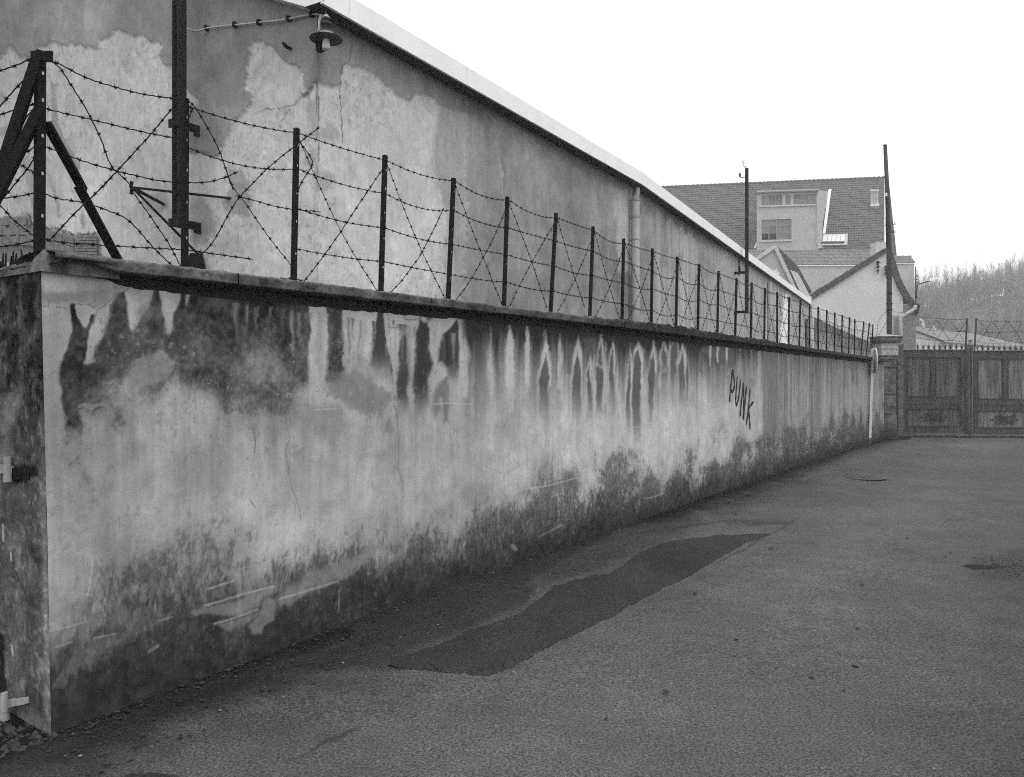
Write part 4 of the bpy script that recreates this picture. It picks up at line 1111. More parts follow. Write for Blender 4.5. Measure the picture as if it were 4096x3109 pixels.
for v in (680, 690, 722, 732):
    MB().box(at(2984.5, v, p2.y-.05), .035, .03, .05).build('clamp', M['iron'], P2)
for (u, va, vb), lab in (((2956, 1023, 1105), 'dark spindle-shaped wall anchor left of the slim steel pole'), ((3135, 1157, 1206), 'thin dark wall anchor beside the white bare patch of the far wall')):
    a = hit(u, va, C1+n2*.06, n2); b = hit(u, vb, C1+n2*.06, n2)
    o = MB().tube([a, a.lerp(b, .2), a.lerp(b, .45), a.lerp(b, .7), a.lerp(b, .85), b], [.006, .03, .022, .05, .03, .006], 8).tube([a.lerp(b, .6), a.lerp(b, .6)-n2*.1], .02, 6).build('wall_anchor', M['iron'], None, True)
    tag(o, lab, 'wall anchor', 'wall anchors on the far factory wall')

# ------------------------------------------------------------------ barbed wire fence on the wall
FB = .10                                            # fence line behind the wall face
FP0 = wall_pt(0, FB, 0); FNRM = Vector((.8242, -.5663, 0))
def fence_pt(u, v, off=0): return hit(u, v, FP0+FNRM*off, FNRM)
ff = 4096/2212
raw = [((90, 115), (88, 550)), ((403, 217), (401, 582)), ((643, 281), (636, 607)), ((834, 339), (824, 628)), ((982, 388), (969, 648)), ((1098, 428), (1090, 662)), ((1203, 463), (1190, 677)), ((1283, 492), (1275, 690)), ((1349, 518), (1345, 697)), ((1411, 539), (1408, 710))]
posts = [((a*ff, b*ff), (c*ff, d*ff)) for (a, b), (c, d) in raw]
t8 = [(30, 200), (243, 270), (435, 340), (612, 408), (760, 450), (890, 505), (1010, 545), (1128, 590), (1238, 622), (1328, 665), (1412, 687), (1497, 717), (1575, 743), (1648, 767), (1720, 790), (1772, 808), (1860, 830), (1915, 845), (1950, 858)]
b8 = [15, 230, 422, 595, 750, 883, 1010, 1122, 1226, 1327, 1413, 1495, 1573, 1645, 1710, 1769, 1830, 1880, 1937]
for (tx, ty), bx in zip(t8, b8):
    posts.append((zc('Z8', [(tx, ty)])[0], zc('Z8', [(bx, 1000)])[0]))
fence = empty('barbed_wire_fence', tuple(fence_pt(*posts[0][1])), 'rusty barbed wire fence with drilled angle posts along the top of the stained wall', 'fence')
PT = []
for i, (tp, bp) in enumerate(posts):
    a = fence_pt(*bp)
    base = Vector((a.x, a.y, float(wall_top(np.array((a-W0).dot(WD))))-.02))
    top = fence_pt(*tp)
    PT.append((base, top))

def angle_post(name, base, top, w, mat, parent, holes=(), face=None, thick=.006):
    """L-section post: flange with real holes facing the lane, second flange to the back."""
    d = (top-base); L = d.length; d.normalize()
    n = face or FNRM
    s = d.cross(n).normalized(); n = s.cross(d).normalized()
    m = MB()
    cuts = sorted(h*L for h in holes); hw, hl = .006, .0085
    z = 0.0
    off = w*.16
    for h in cuts:
        m.bar(base+d*z, base+d*(h-hl), w, thick, s)
        c = base+d*h
        lo, hi = c-d*hl, c+d*hl
        wl, wr = w/2+off-hw, w/2-off-hw
        m.bar(lo-s*(w/2-wl/2)*1+s*0, hi-s*(w/2-wl/2), wl, thick, s)
        m.bar(lo+s*(w/2-wr/2), hi+s*(w/2-wr/2), wr, thick, s)
        z = h+hl
    m.bar(base+d*z, top, w, thick, s)
    m.bar(base-s*(w/2-thick/2)-n*(w*.35+thick/2), top-s*(w/2-thick/2)-n*(w*.35+thick/2), thick, w*.7, s)
    return m.build(name, mat, parent)
rnd = random.Random(21)
for i, (b, t) in enumerate(PT):
    w = .030 if i else .040
    angle_post('post', b, t+(t-b).normalized()*.012, w, M['iron'], fence, [.07, .26, .45, .62, .78, .90] if i < 17 else [])

# barbed wire: twisted strand with barbs
def wire_path(pts, n_per_m=14):
    out = [pts[0]]
    for a, b in zip(pts[:-1], pts[1:]):
        n = max(2, int((b-a).length*n_per_m))
        for k in range(1, n+1): out.append(a.lerp(b, k/n))
    return out
def smooth_path(pts, it=2):
    for _ in range(it):
        q = [pts[0]]
        for a, b in zip(pts[:-1], pts[1:]): q += [a.lerp(b, .25), a.lerp(b, .75)]
        q.append(pts[-1]); pts = q
    return pts
def barbed(m, pts, r=.0031, step=.075, barb=.016, seed=0, twist=True):
    rn = random.Random(seed)
    L = [0]
    for a, b in zip(pts[:-1], pts[1:]): L.append(L[-1]+(b-a).length)
    if twist and pts[0].y < 9:
        q = []; tot = L[-1]; n = int(tot/.012); j = 0
        for k in range(n+1):
            x = tot*k/n
            while j < len(L)-2 and L[j+1] < x: j += 1
            p_ = pts[j].lerp(pts[j+1], (x-L[j])/max(1e-6, L[j+1]-L[j]))
            q.append(p_+Vector((0, 0, .0016*math.sin(k*1.6)))+FNRM*.0016*math.cos(k*1.6))
        m.tube(q, r, 4)
    else:
        m.tube(pts, r, 4)
    x = step*rn.uniform(.2, .9); j = 0
    while x < L[-1]:
        while j < len(L)-2 and L[j+1] < x: j += 1
        c = pts[j].lerp(pts[j+1], (x-L[j])/max(1e-6, L[j+1]-L[j]))
        d = (pts[j+1]-pts[j]).normalized()
        m.tube([c-d*r*2.2, c+d*r*2.2], r*1.9, 5)
        a0 = rn.uniform(0, 6.28)
        s = d.orthogonal().normalized(); t = d.cross(s)
        for k in range(2):
            a = a0+k*1.5
            e = (s*math.cos(a)+t*math.sin(a))*barb+d*rn.uniform(-.006, .006)
            o = d*r*(1.2 if k else -1.2)
            m.tube([c-e+o, c+e+o], r*.5, 3)
        x += step*rn.uniform(.85, 1.15)
def bay_point(i, f): b, t = PT[i]; return b.lerp(t, f)+FNRM*.006
levels = [.975, .755, .525, .30, .10]
# running strands
for li, f in enumerate(levels):
    m = MB(); pts = []
    start = 2 if li in (2, 3) else (1 if li == 4 else 0)
    for i in range(0, len(PT)-1):
        if li in (2, 3, 4) and i < start: continue
        if i == 0: continue
        a = bay_point(i, f+rnd.uniform(-.01, .01)) if not pts else pts[-1]
        b = bay_point(i+1, f+rnd.uniform(-.014, .014))
        sag = rnd.choice([.004, .01, .02, .03, .045])
        for k in range(1 if pts else 0, 9):
            t = k/8
            pts.append(a.lerp(b, t)-Vector((0, 0, sag*4*t*(1-t))))
    barbed(m, pts, seed=li+1)
    m.build('barbed_strand', M['wire'], fence)
# crossed diagonals in every bay
for i in range(2, len(PT)-1):
    for k in range(2):
        m = MB()
        a = bay_point(i, .965 if k == 0 else .03); b = bay_point(i+1, .05 if k == 0 else .955)
        bow = rnd.uniform(-.05, .05); drop = rnd.choice([.02, .03, .03, .06, .09])
        if rnd.random() < .18: b = b.lerp(a, rnd.uniform(.05, .2))+Vector((0, 0, -.03))
        pts = [a.lerp(b, t/8)+WD*bow*math.sin(math.pi*t/8)-Vector((0, 0, drop*math.sin(math.pi*t/8)))+Vector((0, 0, rnd.uniform(-.006, .006))) for t in range(9)]
        barbed(m, pts, seed=100+i*2+k)
        m.build('diagonal_wire', M['wire'], fence)
# loose and broken wires of the two near bays, left end
def px_wire(z, pts, seed, off=.0, it=2):
    m = MB(); barbed(m, smooth_path([fence_pt(u, v, off) for u, v in zc(z, pts)], it), seed=seed)
    m.build('barbed_strand', M['wire'], fence)
px_wire('Z1', [(430, 530), (560, 580), (750, 690), (980, 760), (1190, 820), (1400, 855), (1600, 880)], 301)
px_wire('Z1', [(440, 540), (520, 580), (620, 740), (770, 975), (830, 1100), (900, 1240), (940, 1380), (1000, 1500), (1060, 1540), (1140, 1620)], 302, .01)
px_wire('Z1', [(400, 960), (560, 1000), (800, 1055), (1020, 1110), (1340, 1185), (1600, 1230)], 303)
px_wire('Z1', [(400, 1300), (500, 1330), (660, 1400), (880, 1470), (1100, 1530), (1420, 1605), (1620, 1610), (1800, 1620), (1980, 1575), (2100, 1520)], 304)
px_wire('Z1', [(880, 1679), (1110, 1430), (1340, 1180), (1470, 1020), (1600, 860)], 305, .012)
px_wire('Z2', [(430, 590), (600, 400), (700, 300), (870, 140), (1005, -5)], 306, .012)
px_wire('Z2', [(400, 170), (520, 215), (740, 240), (940, 310), (1100, 370), (1200, 460), (1290, 570), (1390, 680), (1520, 800)], 307)
px_wire('Z2', [(1140, 100), (1200, 190), (1290, 310), (1420, 500), (1500, 620), (1600, 815)], 308, .01)
px_wire('Z2', [(390, 570), (560, 600), (880, 620), (1060, 630), (1400, 650), (1640, 660), (1870, 695), (2230, 745)], 309)
px_wire('Z1', [(1640, 870), (1700, 920), (1760, 1000), (1930, 1300), (1990, 1480), (2060, 1679)], 310, .008)
px_wire('Z2', [(2010, 0), (2060, 120), (2150, 220), (2209, 310), (2380, 560), (2590, 820)], 311, .008)
px_wire('Z2', [(1640, 830), (1730, 740), (1830, 660), (1900, 570), (1990, 400), (2090, 220), (2209, 100), (2380, -80), (2820, -420)], 312, .012)
px_wire('Z2', [(2080, 185), (2209, 215), (2500, 300), (2830, 325)], 314)
px_wire('Z3', [(660, 1260), (710, 1320), (780, 1420), (760, 1490), (680, 1600), (640, 1700)], 315, -.02)
px_wire('Z1', [(1700, 960), (1670, 1050), (1640, 1110)], 316)
# wire running out to the left, with its stayed corner
gl = empty('corner_stays', tuple(PT[0][0]), 'heavy dark iron braces propping the left-hand corner post of the fence', 'brace')
c_top = PT[0][1]
def stay(z, a, b, ya, yb_, w=.05, side=None):
    (ua, va), (ub, vb) = zc(z, [a, b])
    p_, q_ = at(ua, va, ya), at(ub, vb, yb_)
    q_ = p_+(q_-p_)*1.0
    o = MB().bar(p_, q_, w, .008, Vector((1, .1, 0))).bar(p_+Vector((0, .03, 0)), q_+Vector((0, .03, 0)), .008, .05, Vector((1, .1, 0)))
    o.build('brace', M['iron'], gl)
y0 = PT[0][0].y
stay('Z1', (330, 480), (-1150, 5046), y0-.04, y0-.22, .046)
stay('Z1', (340, 960), (-1400, 4440), y0-.03, y0-.42, .042)
stay('Z1', (400, 1080), (730, 1679), y0+.01, y0+.33, .045)
stay('Z2', (690, 100), (1055, 780), y0+.33*.72, y0+.46, .045)
MB().box(at(*zc('Z1', [(370, 500)])[0], y0-.03), .10, .012, .05).build('head_plate', M['iron'], gl)
def left_wire(pts, seed, ya, yb_):
    m = MB(); n = len(pts)
    P3 = [at(u, v, ya+(yb_-ya)*i/(n-1)) for i, (u, v) in enumerate(zc('Z1', pts))]
    barbed(m, smooth_path(P3), seed=seed); m.build('barbed_strand', M['wire'], gl)
left_wire([(310, 500), (180, 565), (70, 605), (-60, 640)], 401, y0, y0+.05)
left_wire([(330, 600), (260, 660), (120, 800), (10, 930), (-60, 1010)], 402, y0, y0+.05)
left_wire([(330, 905), (250, 940), (150, 970), (70, 990), (-40, 1030)], 403, y0, y0+.05)
left_wire([(320, 960), (270, 990), (210, 1070), (140, 1160), (30, 1330)], 404, y0-.03, y0+.0)
left_wire([(340, 1060), (310, 1150), (320, 1280), (280, 1320), (200, 1360), (120, 1400), (-20, 1430)], 405, y0-.03, y0+.05)
left_wire([(340, 1340), (240, 1500), (170, 1580), (90, 1679), (-20, 1810), (-80, 1900)], 406, y0, y0+.05)
left_wire([(340, 1590), (300, 1520), (240, 1490), (150, 1440), (60, 1400)], 407, y0, y0+.05)
left_wire([(340, 1695), (200, 1730), (100, 1745), (-30, 1760)], 408, y0, y0+.05)
left_wire([(320, 2100), (200, 2010), (100, 1930), (30, 1840), (-40, 1800)], 409, y0, y0+.05)
left_wire([(330, 2120), (200, 2150), (90, 2170), (-40, 2185)], 410, y0, y0+.05)

# ------------------------------------------------------------------ gate pier, gate, sign, poles
GYP = 22.3
def bx_px(m, u0, u1, v0, v1, Y, d):
    a = at(u0, v1, Y); b = at(u1, v0, Y)
    m.hexa([(a.x, Y, a.z), (b.x, Y, a.z), (b.x, Y+d, a.z), (a.x, Y+d, a.z), (a.x, Y, b.z), (b.x, Y, b.z), (b.x, Y+d, b.z), (a.x, Y+d, b.z)])
    return m
pc = at(3560, 1755, GYP)
gp = empty('gate_pier', (pc.x, pc.y, 0), 'weathered square stone gate pier with moulded pale cap at the end of the wall', 'pier')
def sq_stack(prof, cx, cy, mat, name, parent):      # prof: (half width, z)
    m = MB(); n0 = 0
    for w, z in prof:
        m.v += [(cx-w, cy-w, z), (cx+w, cy-w, z), (cx+w, cy+w, z), (cx-w, cy+w, z)]
    for i in range(len(prof)-1):
        for j in range(4):
            a = 4*i+j; b = 4*i+(j+1) % 4
            m.f.append((a, b, b+4, a+4))
    m.f.append((0, 3, 2, 1)); k = 4*(len(prof)-1); m.f.append((k, k+1, k+2, k+3))
    return m.build(name, mat, parent)
PX, PY = pc.x, GYP+.25
zv = lambda v, Y=GYP: EYE+(HY-v)/F*Y
wv_ = lambda px, Y=GYP: px/2/F*Y
blocks = [(1765, 1660), (1658, 1583), (1577, 1475), (1468, 1438)]
for i, (v1, v0) in enumerate(blocks):
    w = wv_(56) if i else wv_(60)
    sq_stack([(w, zv(v1)), (w+.004, zv((v0+v1)/2)), (w, zv(v0))], PX, PY, M['stone'], 'pier_block', gp)
for v1, v0 in ((1583, 1577), (1475, 1468)):
    sq_stack([(wv_(50), zv(v1)), (wv_(50), zv(v0))], PX, PY, M['tile_dark'], 'groove', gp)
sq_stack([(wv_(58), zv(1438)), (wv_(70), zv(1436)), (wv_(70), zv(1431)), (wv_(64), zv(1429)), (wv_(70), zv(1426)), (wv_(70), zv(1420))], PX, PY, M['stone'], 'necking', gp)
sq_stack([(wv_(68), zv(1420)), (wv_(68), zv(1397)), (wv_(72), zv(1395)), (wv_(72), zv(1390)), (wv_(66), zv(1388)), (wv_(68), zv(1374))], PX, PY, M['stone_light'], 'neck', gp)
sq_stack([(wv_(68), zv(1374)), (wv_(80), zv(1370)), (wv_(90), zv(1362)), (wv_(90), zv(1350)), (wv_(94), zv(1349)), (wv_(94), zv(1345))], PX, PY, M['stone'], 'moulding', gp)
sq_stack([(wv_(93), zv(1345)), (wv_(14), zv(1336))], PX, PY, M['stone_light'], 'cap', gp)

GY = 23.0
gate = empty('metal_gate', (at(3735, 1745, GY).x, GY, 0), 'rusty double-leaf metal gate with recessed panels, scroll ornaments and spiked top', 'gate')
def spiral(c, r0, r1, a0, turns, n=26, sx=1, sy=1):
    return [Vector((c[0]+sx*(r0+(r1-r0)*k/n)*math.cos(a0+turns*2*math.pi*k/n), c[1], c[2]+sy*(r0+(r1-r0)*k/n)*math.sin(a0+turns*2*math.pi*k/n))) for k in range(n+1)]
def leaf(u0, u1, ups, low, vtop, vbot, vrail, orn):
    lf = empty('gate_leaf'); lf.parent = gate; lf.matrix_parent_inverse = Matrix.Translation(-gate.location)
    th = .05
    # frame members leave the panels as real recesses
    a = MB()
    us = [u0]+[e for p_ in ups for e in p_[:2]]+[u1]
    vt, vb = ups[0][2], ups[0][3]
    for k in range(0, len(us), 2): bx_px(a, us[k], us[k+1], vt, vb, GY, th)
    bx_px(a, u0, u1, vtop, vt, GY, th)
    bx_px(a, u0, u1, vb, vrail, GY, th)
    bx_px(a, u0, u1, vrail+2, low[2], GY, th)
    bx_px(a, u0, low[0], low[2], low[3], GY, th); bx_px(a, low[1], u1, low[2], low[3], GY, th)
    bx_px(a, u0, u1, low[3], vbot, GY, th)
    a.build('frame', M['gate'], lf)
    for p_ in list(ups)+[low]:
        bx_px(MB(), p_[0]-2, p_[1]+2, p_[2]-2, p_[3]+2, GY+.028, .012).build('panel', M['gate_panel' if orn[0] < 3800 else 'gate_panel_light'], lf)
        e = MB()
        for q in ((p_[0]-1.5, p_[0]+.8, p_[2]-1.5, p_[3]+1.5), (p_[1]-.8, p_[1]+1.5, p_[2]-1.5, p_[3]+1.5), (p_[0]+.8, p_[1]-.8, p_[2]-1.5, p_[2]+.8), (p_[0]+.8, p_[1]-.8, p_[3]-.8, p_[3]+1.5)):
            bx_px(e, q[0], q[1], q[2], q[3], GY-.016, .014)
        e.build('bead', M['gate_dark'], lf)
    bx_px(MB(), u0, u1, vtop-2.5, vtop, GY-.03, .10).build('top_rail', M['gate_dark'], lf)
    bx_px(MB(), u0, u1, vrail, vrail+2, GY-.01, .05).build('mid_rail', M['gate_dark'], lf)
    # cresting: spikes and rings
    u = u0+(60 if orn[0] < 3800 else 14)
    while u < u1-4:
        z0 = zv(vtop-2.5, GY); s = MB(); x = at(u, 1400, GY).x; yy = GY+.02
        s.lathe([(.012, z0), (.012, z0+.06), (.022, z0+.09), (.012, z0+.12), (.010, z0+.15), (.001, z0+.22)], (x, yy, 0), 6)
        for sg in (-1, 1): s.tube([(x, yy, z0+.08), (x+sg*.03, yy, z0+.12), (x+sg*.045, yy, z0+.155)], .006, 4).tube([(x, yy, z0+.05), (x+sg*.03, yy, z0+.02), (x+sg*.04, yy, z0)], .006, 4)
        s.build('spike', M['gate_dark'], lf)
        xm = at(u+11, 1400, GY).x
        MB().tube([(xm+.06*math.cos(k*math.pi/8), yy, z0+.062+.06*math.sin(k*math.pi/8)) for k in range(17)], .007, 4, False).build('ring', M['gate_dark'], lf)
        u += 22.1
    # scroll ornament
    ou, ov = orn; c = at(ou, ov, GY); y = GY+.012; s_ = 1/F*GY
    o = MB()
    o.bar((c.x-58*s_, y, c.z+1*s_), (c.x+58*s_, y, c.z-1*s_), .012, .018)
    o.lathe([(.005, 0), (.07, .0), (.06, .02), (.01, .03)], (c.x, y+.02, c.z), 12, (0, -1, 0))
    for sx in (-1, 1):
        for sy in (-1, 1):
            o.tube(spiral((c.x+sx*30*s_, y, c.z+sy*9*s_), 9*s_, 2.5*s_, 0, 1.4, 24, sx, sy), .009, 5)
            o.tube(spiral((c.x+sx*8*s_, y, c.z+sy*11*s_), 7*s_, 2*s_, 1.57, 1.2, 20, -sx, sy), .008, 5)
            o.tube([(c.x, y, c.z+sy*3*s_), (c.x+sx*12*s_, y, c.z+sy*4*s_), (c.x+sx*20*s_, y, c.z+sy*13*s_), (c.x+sx*30*s_, y, c.z+sy*18*s_)], .009, 5)
        o.tube([(c.x+sx*44*s_, y, c.z-5*s_), (c.x+sx*52*s_, y, c.z), (c.x+sx*44*s_, y, c.z+5*s_)], .008, 5)
    o.build('scroll_ornament', M['gate_dark'], lf)
leaf(3612, 3865, [(3631, 3723, 1430, 1586), (3745, 3843, 1430, 1589)], (3629, 3846, 1635, 1705), 1403, 1733, 1615, (3735, 1669))
leaf(3896, 4152, [(3914, 4012, 1435, 1595), (4034, 4132, 1436, 1597)], (3911, 4132, 1644, 1711), 1406, 1738, 1621, (4021, 1679))
gp2 = empty('meeting_post'); gp2.parent = gate; gp2.matrix_parent_inverse = Matrix.Translation(-gate.location)
m = MB(); bx_px(m, 3867, 3893, 1384, 1744, GY-.05, .11); m.build('post_body', M['gate_post'], gp2)
for u in (3872, 3877, 3883, 3888):
    bx_px(MB(), u-1, u+1, 1392, 1740, GY-.065, .014).build('flute', M['gate'], gp2)
c = at(3880, 1384, GY)
m = MB().lathe([(.095, 0), (.10, .02), (.08, .06), (.03, .10), (.02, .12)], (c.x, GY, c.z), 12)
for a in (-.09, -.04, .0, .04, .09): m.tube([(c.x, GY-.01, c.z+.08), (c.x+a*.6, GY-.01, c.z+.15), (c.x+a, GY-.01, c.z+.20-abs(a)*.5)], [.012, .014, .006], 5)
m.build('finial', M['gate_post'], gp2)
for ut, ub in ((3869.5, 3861), (3905.6, 3897.5)):
    MB().bar(at(ub, 1404, GY-.03), at(ut, 1273, GY-.03), .036, .036).build('wire_post', M['gate_dark'], gp2)
def gate_wire(z, pts, seed):
    m = MB(); barbed(m, smooth_path([at(u, v, GY-.03) for u, v in zc(z, pts)]), .0048, .11, .02, seed, False)
    m.build('barbed_strand', M['wire'], gate)
gate_wire('B3', [(200, 70), (310, 95), (400, 100), (570, 118), (700, 122), (835, 112)], 501)
gate_wire('B3', [(350, 255), (530, 260), (740, 272), (825, 265)], 502)
gate_wire('B3', [(200, 345), (310, 365), (480, 385), (650, 380), (810, 400)], 503)
gate_wire('B3', [(330, 300), (390, 220), (430, 140), (460, 128), (500, 190), (540, 270), (600, 360), (640, 390), (690, 340), (740, 270), (790, 200), (835, 120)], 504)
gate_wire('B3', [(460, 350), (530, 260), (560, 180), (600, 125), (640, 160), (740, 275), (790, 400)], 505)
gate_wire('B3', [(950, 115), (1050, 145), (1200, 140), (1340, 145), (1542, 150)], 506)
gate_wire('B3', [(945, 262), (1080, 285), (1240, 285), (1400, 268), (1542, 265)], 507)
gate_wire('B3', [(935, 408), (1130, 415), (1310, 412), (1542, 410)], 508)
gate_wire('B3', [(955, 115), (1020, 180), (1080, 250), (1110, 330), (1140, 410), (1190, 340), (1240, 280), (1300, 190), (1340, 140), (1390, 200), (1440, 265), (1490, 360), (1530, 420)], 509)
gate_wire('B3', [(960, 400), (1060, 300), (1100, 220), (1135, 145), (1190, 190), (1240, 290), (1300, 380), (1350, 410), (1410, 350), (1445, 280), (1500, 200), (1510, 140)], 510)
gate_wire('B8', [(10, 1530), (30, 1400), (45, 1250), (110, 1170), (180, 1090)], 511)
gate_wire('B8', [(60, 1450), (130, 1330), (200, 1200)], 512)
gate_wire('B8', [(270, 1110), (340, 1115), (420, 1130), (620, 1165)], 513)
MB().box((at(3600, 1500, GY).x, GY+.05, 1.35), .16, .2, 2.7).build('jamb_post', M['stone'], gate)

# round road sign seen nearly edge-on
sb = ground_at(3478, 1776)
st_ = at(3490, 1396, sb.y)
sg = empty('road_sign', tuple(sb), 'white sign post with a round traffic sign turned edge-on at the end of the wall', 'sign')
MB().bar(sb+Vector((0, 0, -.1)), st_, .062, .05, (1, 0, 0)).build('pole', M['white_paint'], sg)
MB().bar(sb+Vector((0, -.03, 0)), sb.lerp(st_, .065)+Vector((0, -.03, 0)), .06, .012, (1, 0, 0)).build('rusty_foot', M['stone'], sg)
dc = at(3500, 1443, sb.y); ax_ = Vector((math.cos(R(14)), -math.sin(R(14))*1.0, 0)).normalized()
ax_ = Vector((.983, -.256, 0)).normalized()
dd = MB().lathe([(.30, -.012), (.325, -.014), (.325, .012), (.30, .01)], dc, 36, ax_).build('sign_rim', M['white_paint'], sg, False)
MB().lathe([(.30, -.006), (.30, .004)], dc, 36, ax_).build('sign_disc', M['sign_back'], sg)
for v in (1396, 1497):
    c = at(3488, v, sb.y); MB().bar(c, c+Vector((.07, -.0, 0)), .03, .02).build('clamp', M['white_paint'], sg)

# wooden utility pole behind the pier
UY = 26.0
ub, ut = at(3560, 1640, UY), at(3540.5, 583, UY)
ub = Vector((ub.x, UY, 0))
up = empty('utility_pole', tuple(ub), 'tall tapering tarred wooden utility pole rising behind the gate pier', 'utility pole')
k = [ub, at(3557, 1250, UY), at(3556, 1000, UY), at(3548, 740, UY), ut]
MB().tube(k, [.088, .085, .078, .066, .056], 14).build('mast', M['wood_pole'], up, True)
MB().lathe([(.062, 0), (.07, .004), (.004, .06)], ut, 12).build('pole_cap', M['wood_pole'], up)
MB().tube([at(3545, 780, UY-.07), at(3546, 900, UY-.06), at(3549, 985, UY-.1)], [.02, .034, .04], 8).build('stay_rod', M['iron'], up)
for v in (1175, 1215, 1240): MB().lathe([(.096, -.02), (.096, .02)], at(3557.5, v, UY), 14).build('band', M['iron'], up)
ins(up, [(3556, 888), (3566, 888), (3572, 900), (3578, 897)], (3579, 899), .03, .09, UY)
ins(up, [(3556, 920), (3566, 920), (3572, 932), (3578, 928)], (3579, 931), .03, .09, UY)
ins(up, [(3549, 776), (3540, 776)], (3545, 786), .035, .11, UY-.15)
MB().tube([at(3581, 940, UY), at(3580, 955, UY), at(3574, 965, UY), at(3565, 967, UY)], .005, 4).build('loose_wire', M['wire'], up)

# ------------------------------------------------------------------ houses behind
HYC = 46.0
house = empty('gable_house', tuple(Vector((at(3450, 1400, HYC).x, HYC, 0))), 'pale plastered house with dark tiled verges and curved right-hand roof edge', 'house')
gl_ = [(3246, 1188), (3400, 1092), (3546, 998), (3570, 1050), (3590, 1108), (3606, 1150), (3628, 1190), (3650, 1216), (3665, 1222)]
poly = [at(u, v, HYC) for u, v in gl_]
base_r = Vector((poly[-1].x, HYC, -.1)); base_l = Vector((poly[0].x, HYC, -.1))
# wall as a fine grid so that its tone can vary
us = np.linspace(3246, 3612, 160); top = np.interp(us, [p_[0] for p_ in gl_], [p_[1] for p_ in gl_])
tz = EYE+(HY-top)/F*HYC
t = np.linspace(0, 1, 120)[:, None]
Zg = tz[None, :]*t
Xg = np.repeat(((us-CX)/F*HYC)[None, :], 120, 0)
P = np.stack([Xg, np.full_like(Xg, HYC), Zg], -1)
U, V = project(P)
T = 166+(fbm(Xg*.5, Zg*.5, 301, 4)-.5)*20+(fbm(Xg*3, Zg*3, 303, 3)-.5)*10
pp = Paint(U+(fbm(Xg, Zg, 305, 3)-.5)*20, V+(fbm(Xg, Zg, 307, 3)-.5)*20, T)
pp.poly('B8', [(260, 1190), (380, 1180), (400, 1600), (260, 1600)], 90, 9, .8)
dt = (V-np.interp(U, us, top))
T -= 46*np.exp(-np.clip(dt, 0, 400)/(4+9*fbm(Xg*2.2, Zg*.3, 309, 3)))  # darker just below the roof edge
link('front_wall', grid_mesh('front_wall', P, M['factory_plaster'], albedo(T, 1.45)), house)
depth = Vector((3.2, 7, 0))
MB().quad(base_l+Vector((0, .05, 0)), poly[0]+Vector((0, .05, 0)), poly[0]+depth, base_l+depth).build('side_wall', M['plaster_mid'], house)
MB().quad(poly[0]+Vector((0, .02, 0)), poly[2]+Vector((0, .02, 0)), poly[2]+depth, poly[0]+depth).quad(poly[2]+Vector((0, .02, 0)), poly[4]+Vector((0, .02, 0)), poly[4]+depth, poly[2]+depth).quad(poly[4]+Vector((0, .02, 0)), poly[8]+Vector((0, .02, 0)), poly[8]+depth, poly[4]+depth).build('roof', M['tile'], house)
# brick quoin
qc = empty('brick_quoin'); qc.parent = house; qc.matrix_parent_inverse = Matrix.Translation(-house.location)
zq0, zq1 = 0, at(0, 1216, HYC).z; xq0, xq1 = at(3612, 0, HYC).x, at(3664, 0, HYC).x
MB().hexa([(xq0, HYC-.005, -.1), (xq1-.012, HYC-.005, -.1), (xq1-.012, HYC+.5, -.1), (xq0, HYC+.5, -.1), (xq0, HYC-.005, zq1), (xq1-.012, HYC-.005, zq1), (xq1-.012, HYC+.5, zq1), (xq0, HYC+.5, zq1)]).build('mortar_bed', M['mortar'], qc)
rnd = random.Random(31); m = MB(); z = 2.55; k = 0
while z < zq1-.07:
    x = xq0-(.11 if k % 2 else 0)
    while x < xq1:
        a, b = max(x, xq0), min(x+.205, xq1)
        if b-a > .03:
            dp = rnd.uniform(.008, .022)
            m.hexa([(a, HYC-.006-dp, z), (b, HYC-.006-dp, z), (b, HYC+.2, z), (a, HYC+.2, z), (a, HYC-.006-dp, z+.06), (b, HYC-.006-dp, z+.06), (b, HYC+.2, z+.06), (a, HYC+.2, z+.06)])
        x += .22
    z += .072; k += 1
tag(m.build('brickwork', M['brick_old'], qc), kind='stuff')
# verge tiles, one by one
def verge(pts_out, pts_in, n, Y, parent, mat, rise=6):
    A = np.array(pts_out, float); B = np.array(pts_in, float)
    def rs(Q, tt):
        L = np.r_[0, np.cumsum(np.hypot(*np.diff(Q, axis=0).T))]; x = tt*L[-1]
        return np.array([np.interp(x, L, Q[:, 0]), np.interp(x, L, Q[:, 1])])
    for i in range(n):
        t0, t1 = i/n, (i+1)/n-.004
        o0, o1, i0, i1 = rs(A, t0), rs(A, t1), rs(B, t0), rs(B, t1)
        lift = rnd.uniform(-1, 1.6)
        MB().prism([at(i0[0], i0[1], Y), at(i1[0], i1[1]+1.5, Y), at(o1[0], o1[1]+lift+2, Y), at(o0[0], o0[1]+lift-1.5, Y)], (0, .30, 0)).build('verge_tile', mat, parent)
verge([(3556, 985), (3500, 1018), (3400, 1080), (3330, 1125), (3247, 1174)], [(3550, 1007), (3500, 1040), (3400, 1103), (3330, 1148), (3250, 1196)], 15, HYC-.16, house, M['tile_dark'])
verge([(3560, 992), (3578, 1030), (3591, 1076), (3613, 1135), (3639, 1180), (3665, 1212)], [(3552, 1010), (3560, 1050), (3570, 1088), (3591, 1140), (3607, 1172), (3634, 1210), (3650, 1222)], 9, HYC-.16, house, M['tile_dark'])
MB().prism([at(u, v, HYC-.2) for u, v in ((3655, 1208), (3681, 1221), (3672, 1258), (3665, 1260), (3664, 1228), (3650, 1222))], (0, .6, 0)).build('eaves_box', M['iron'], house)
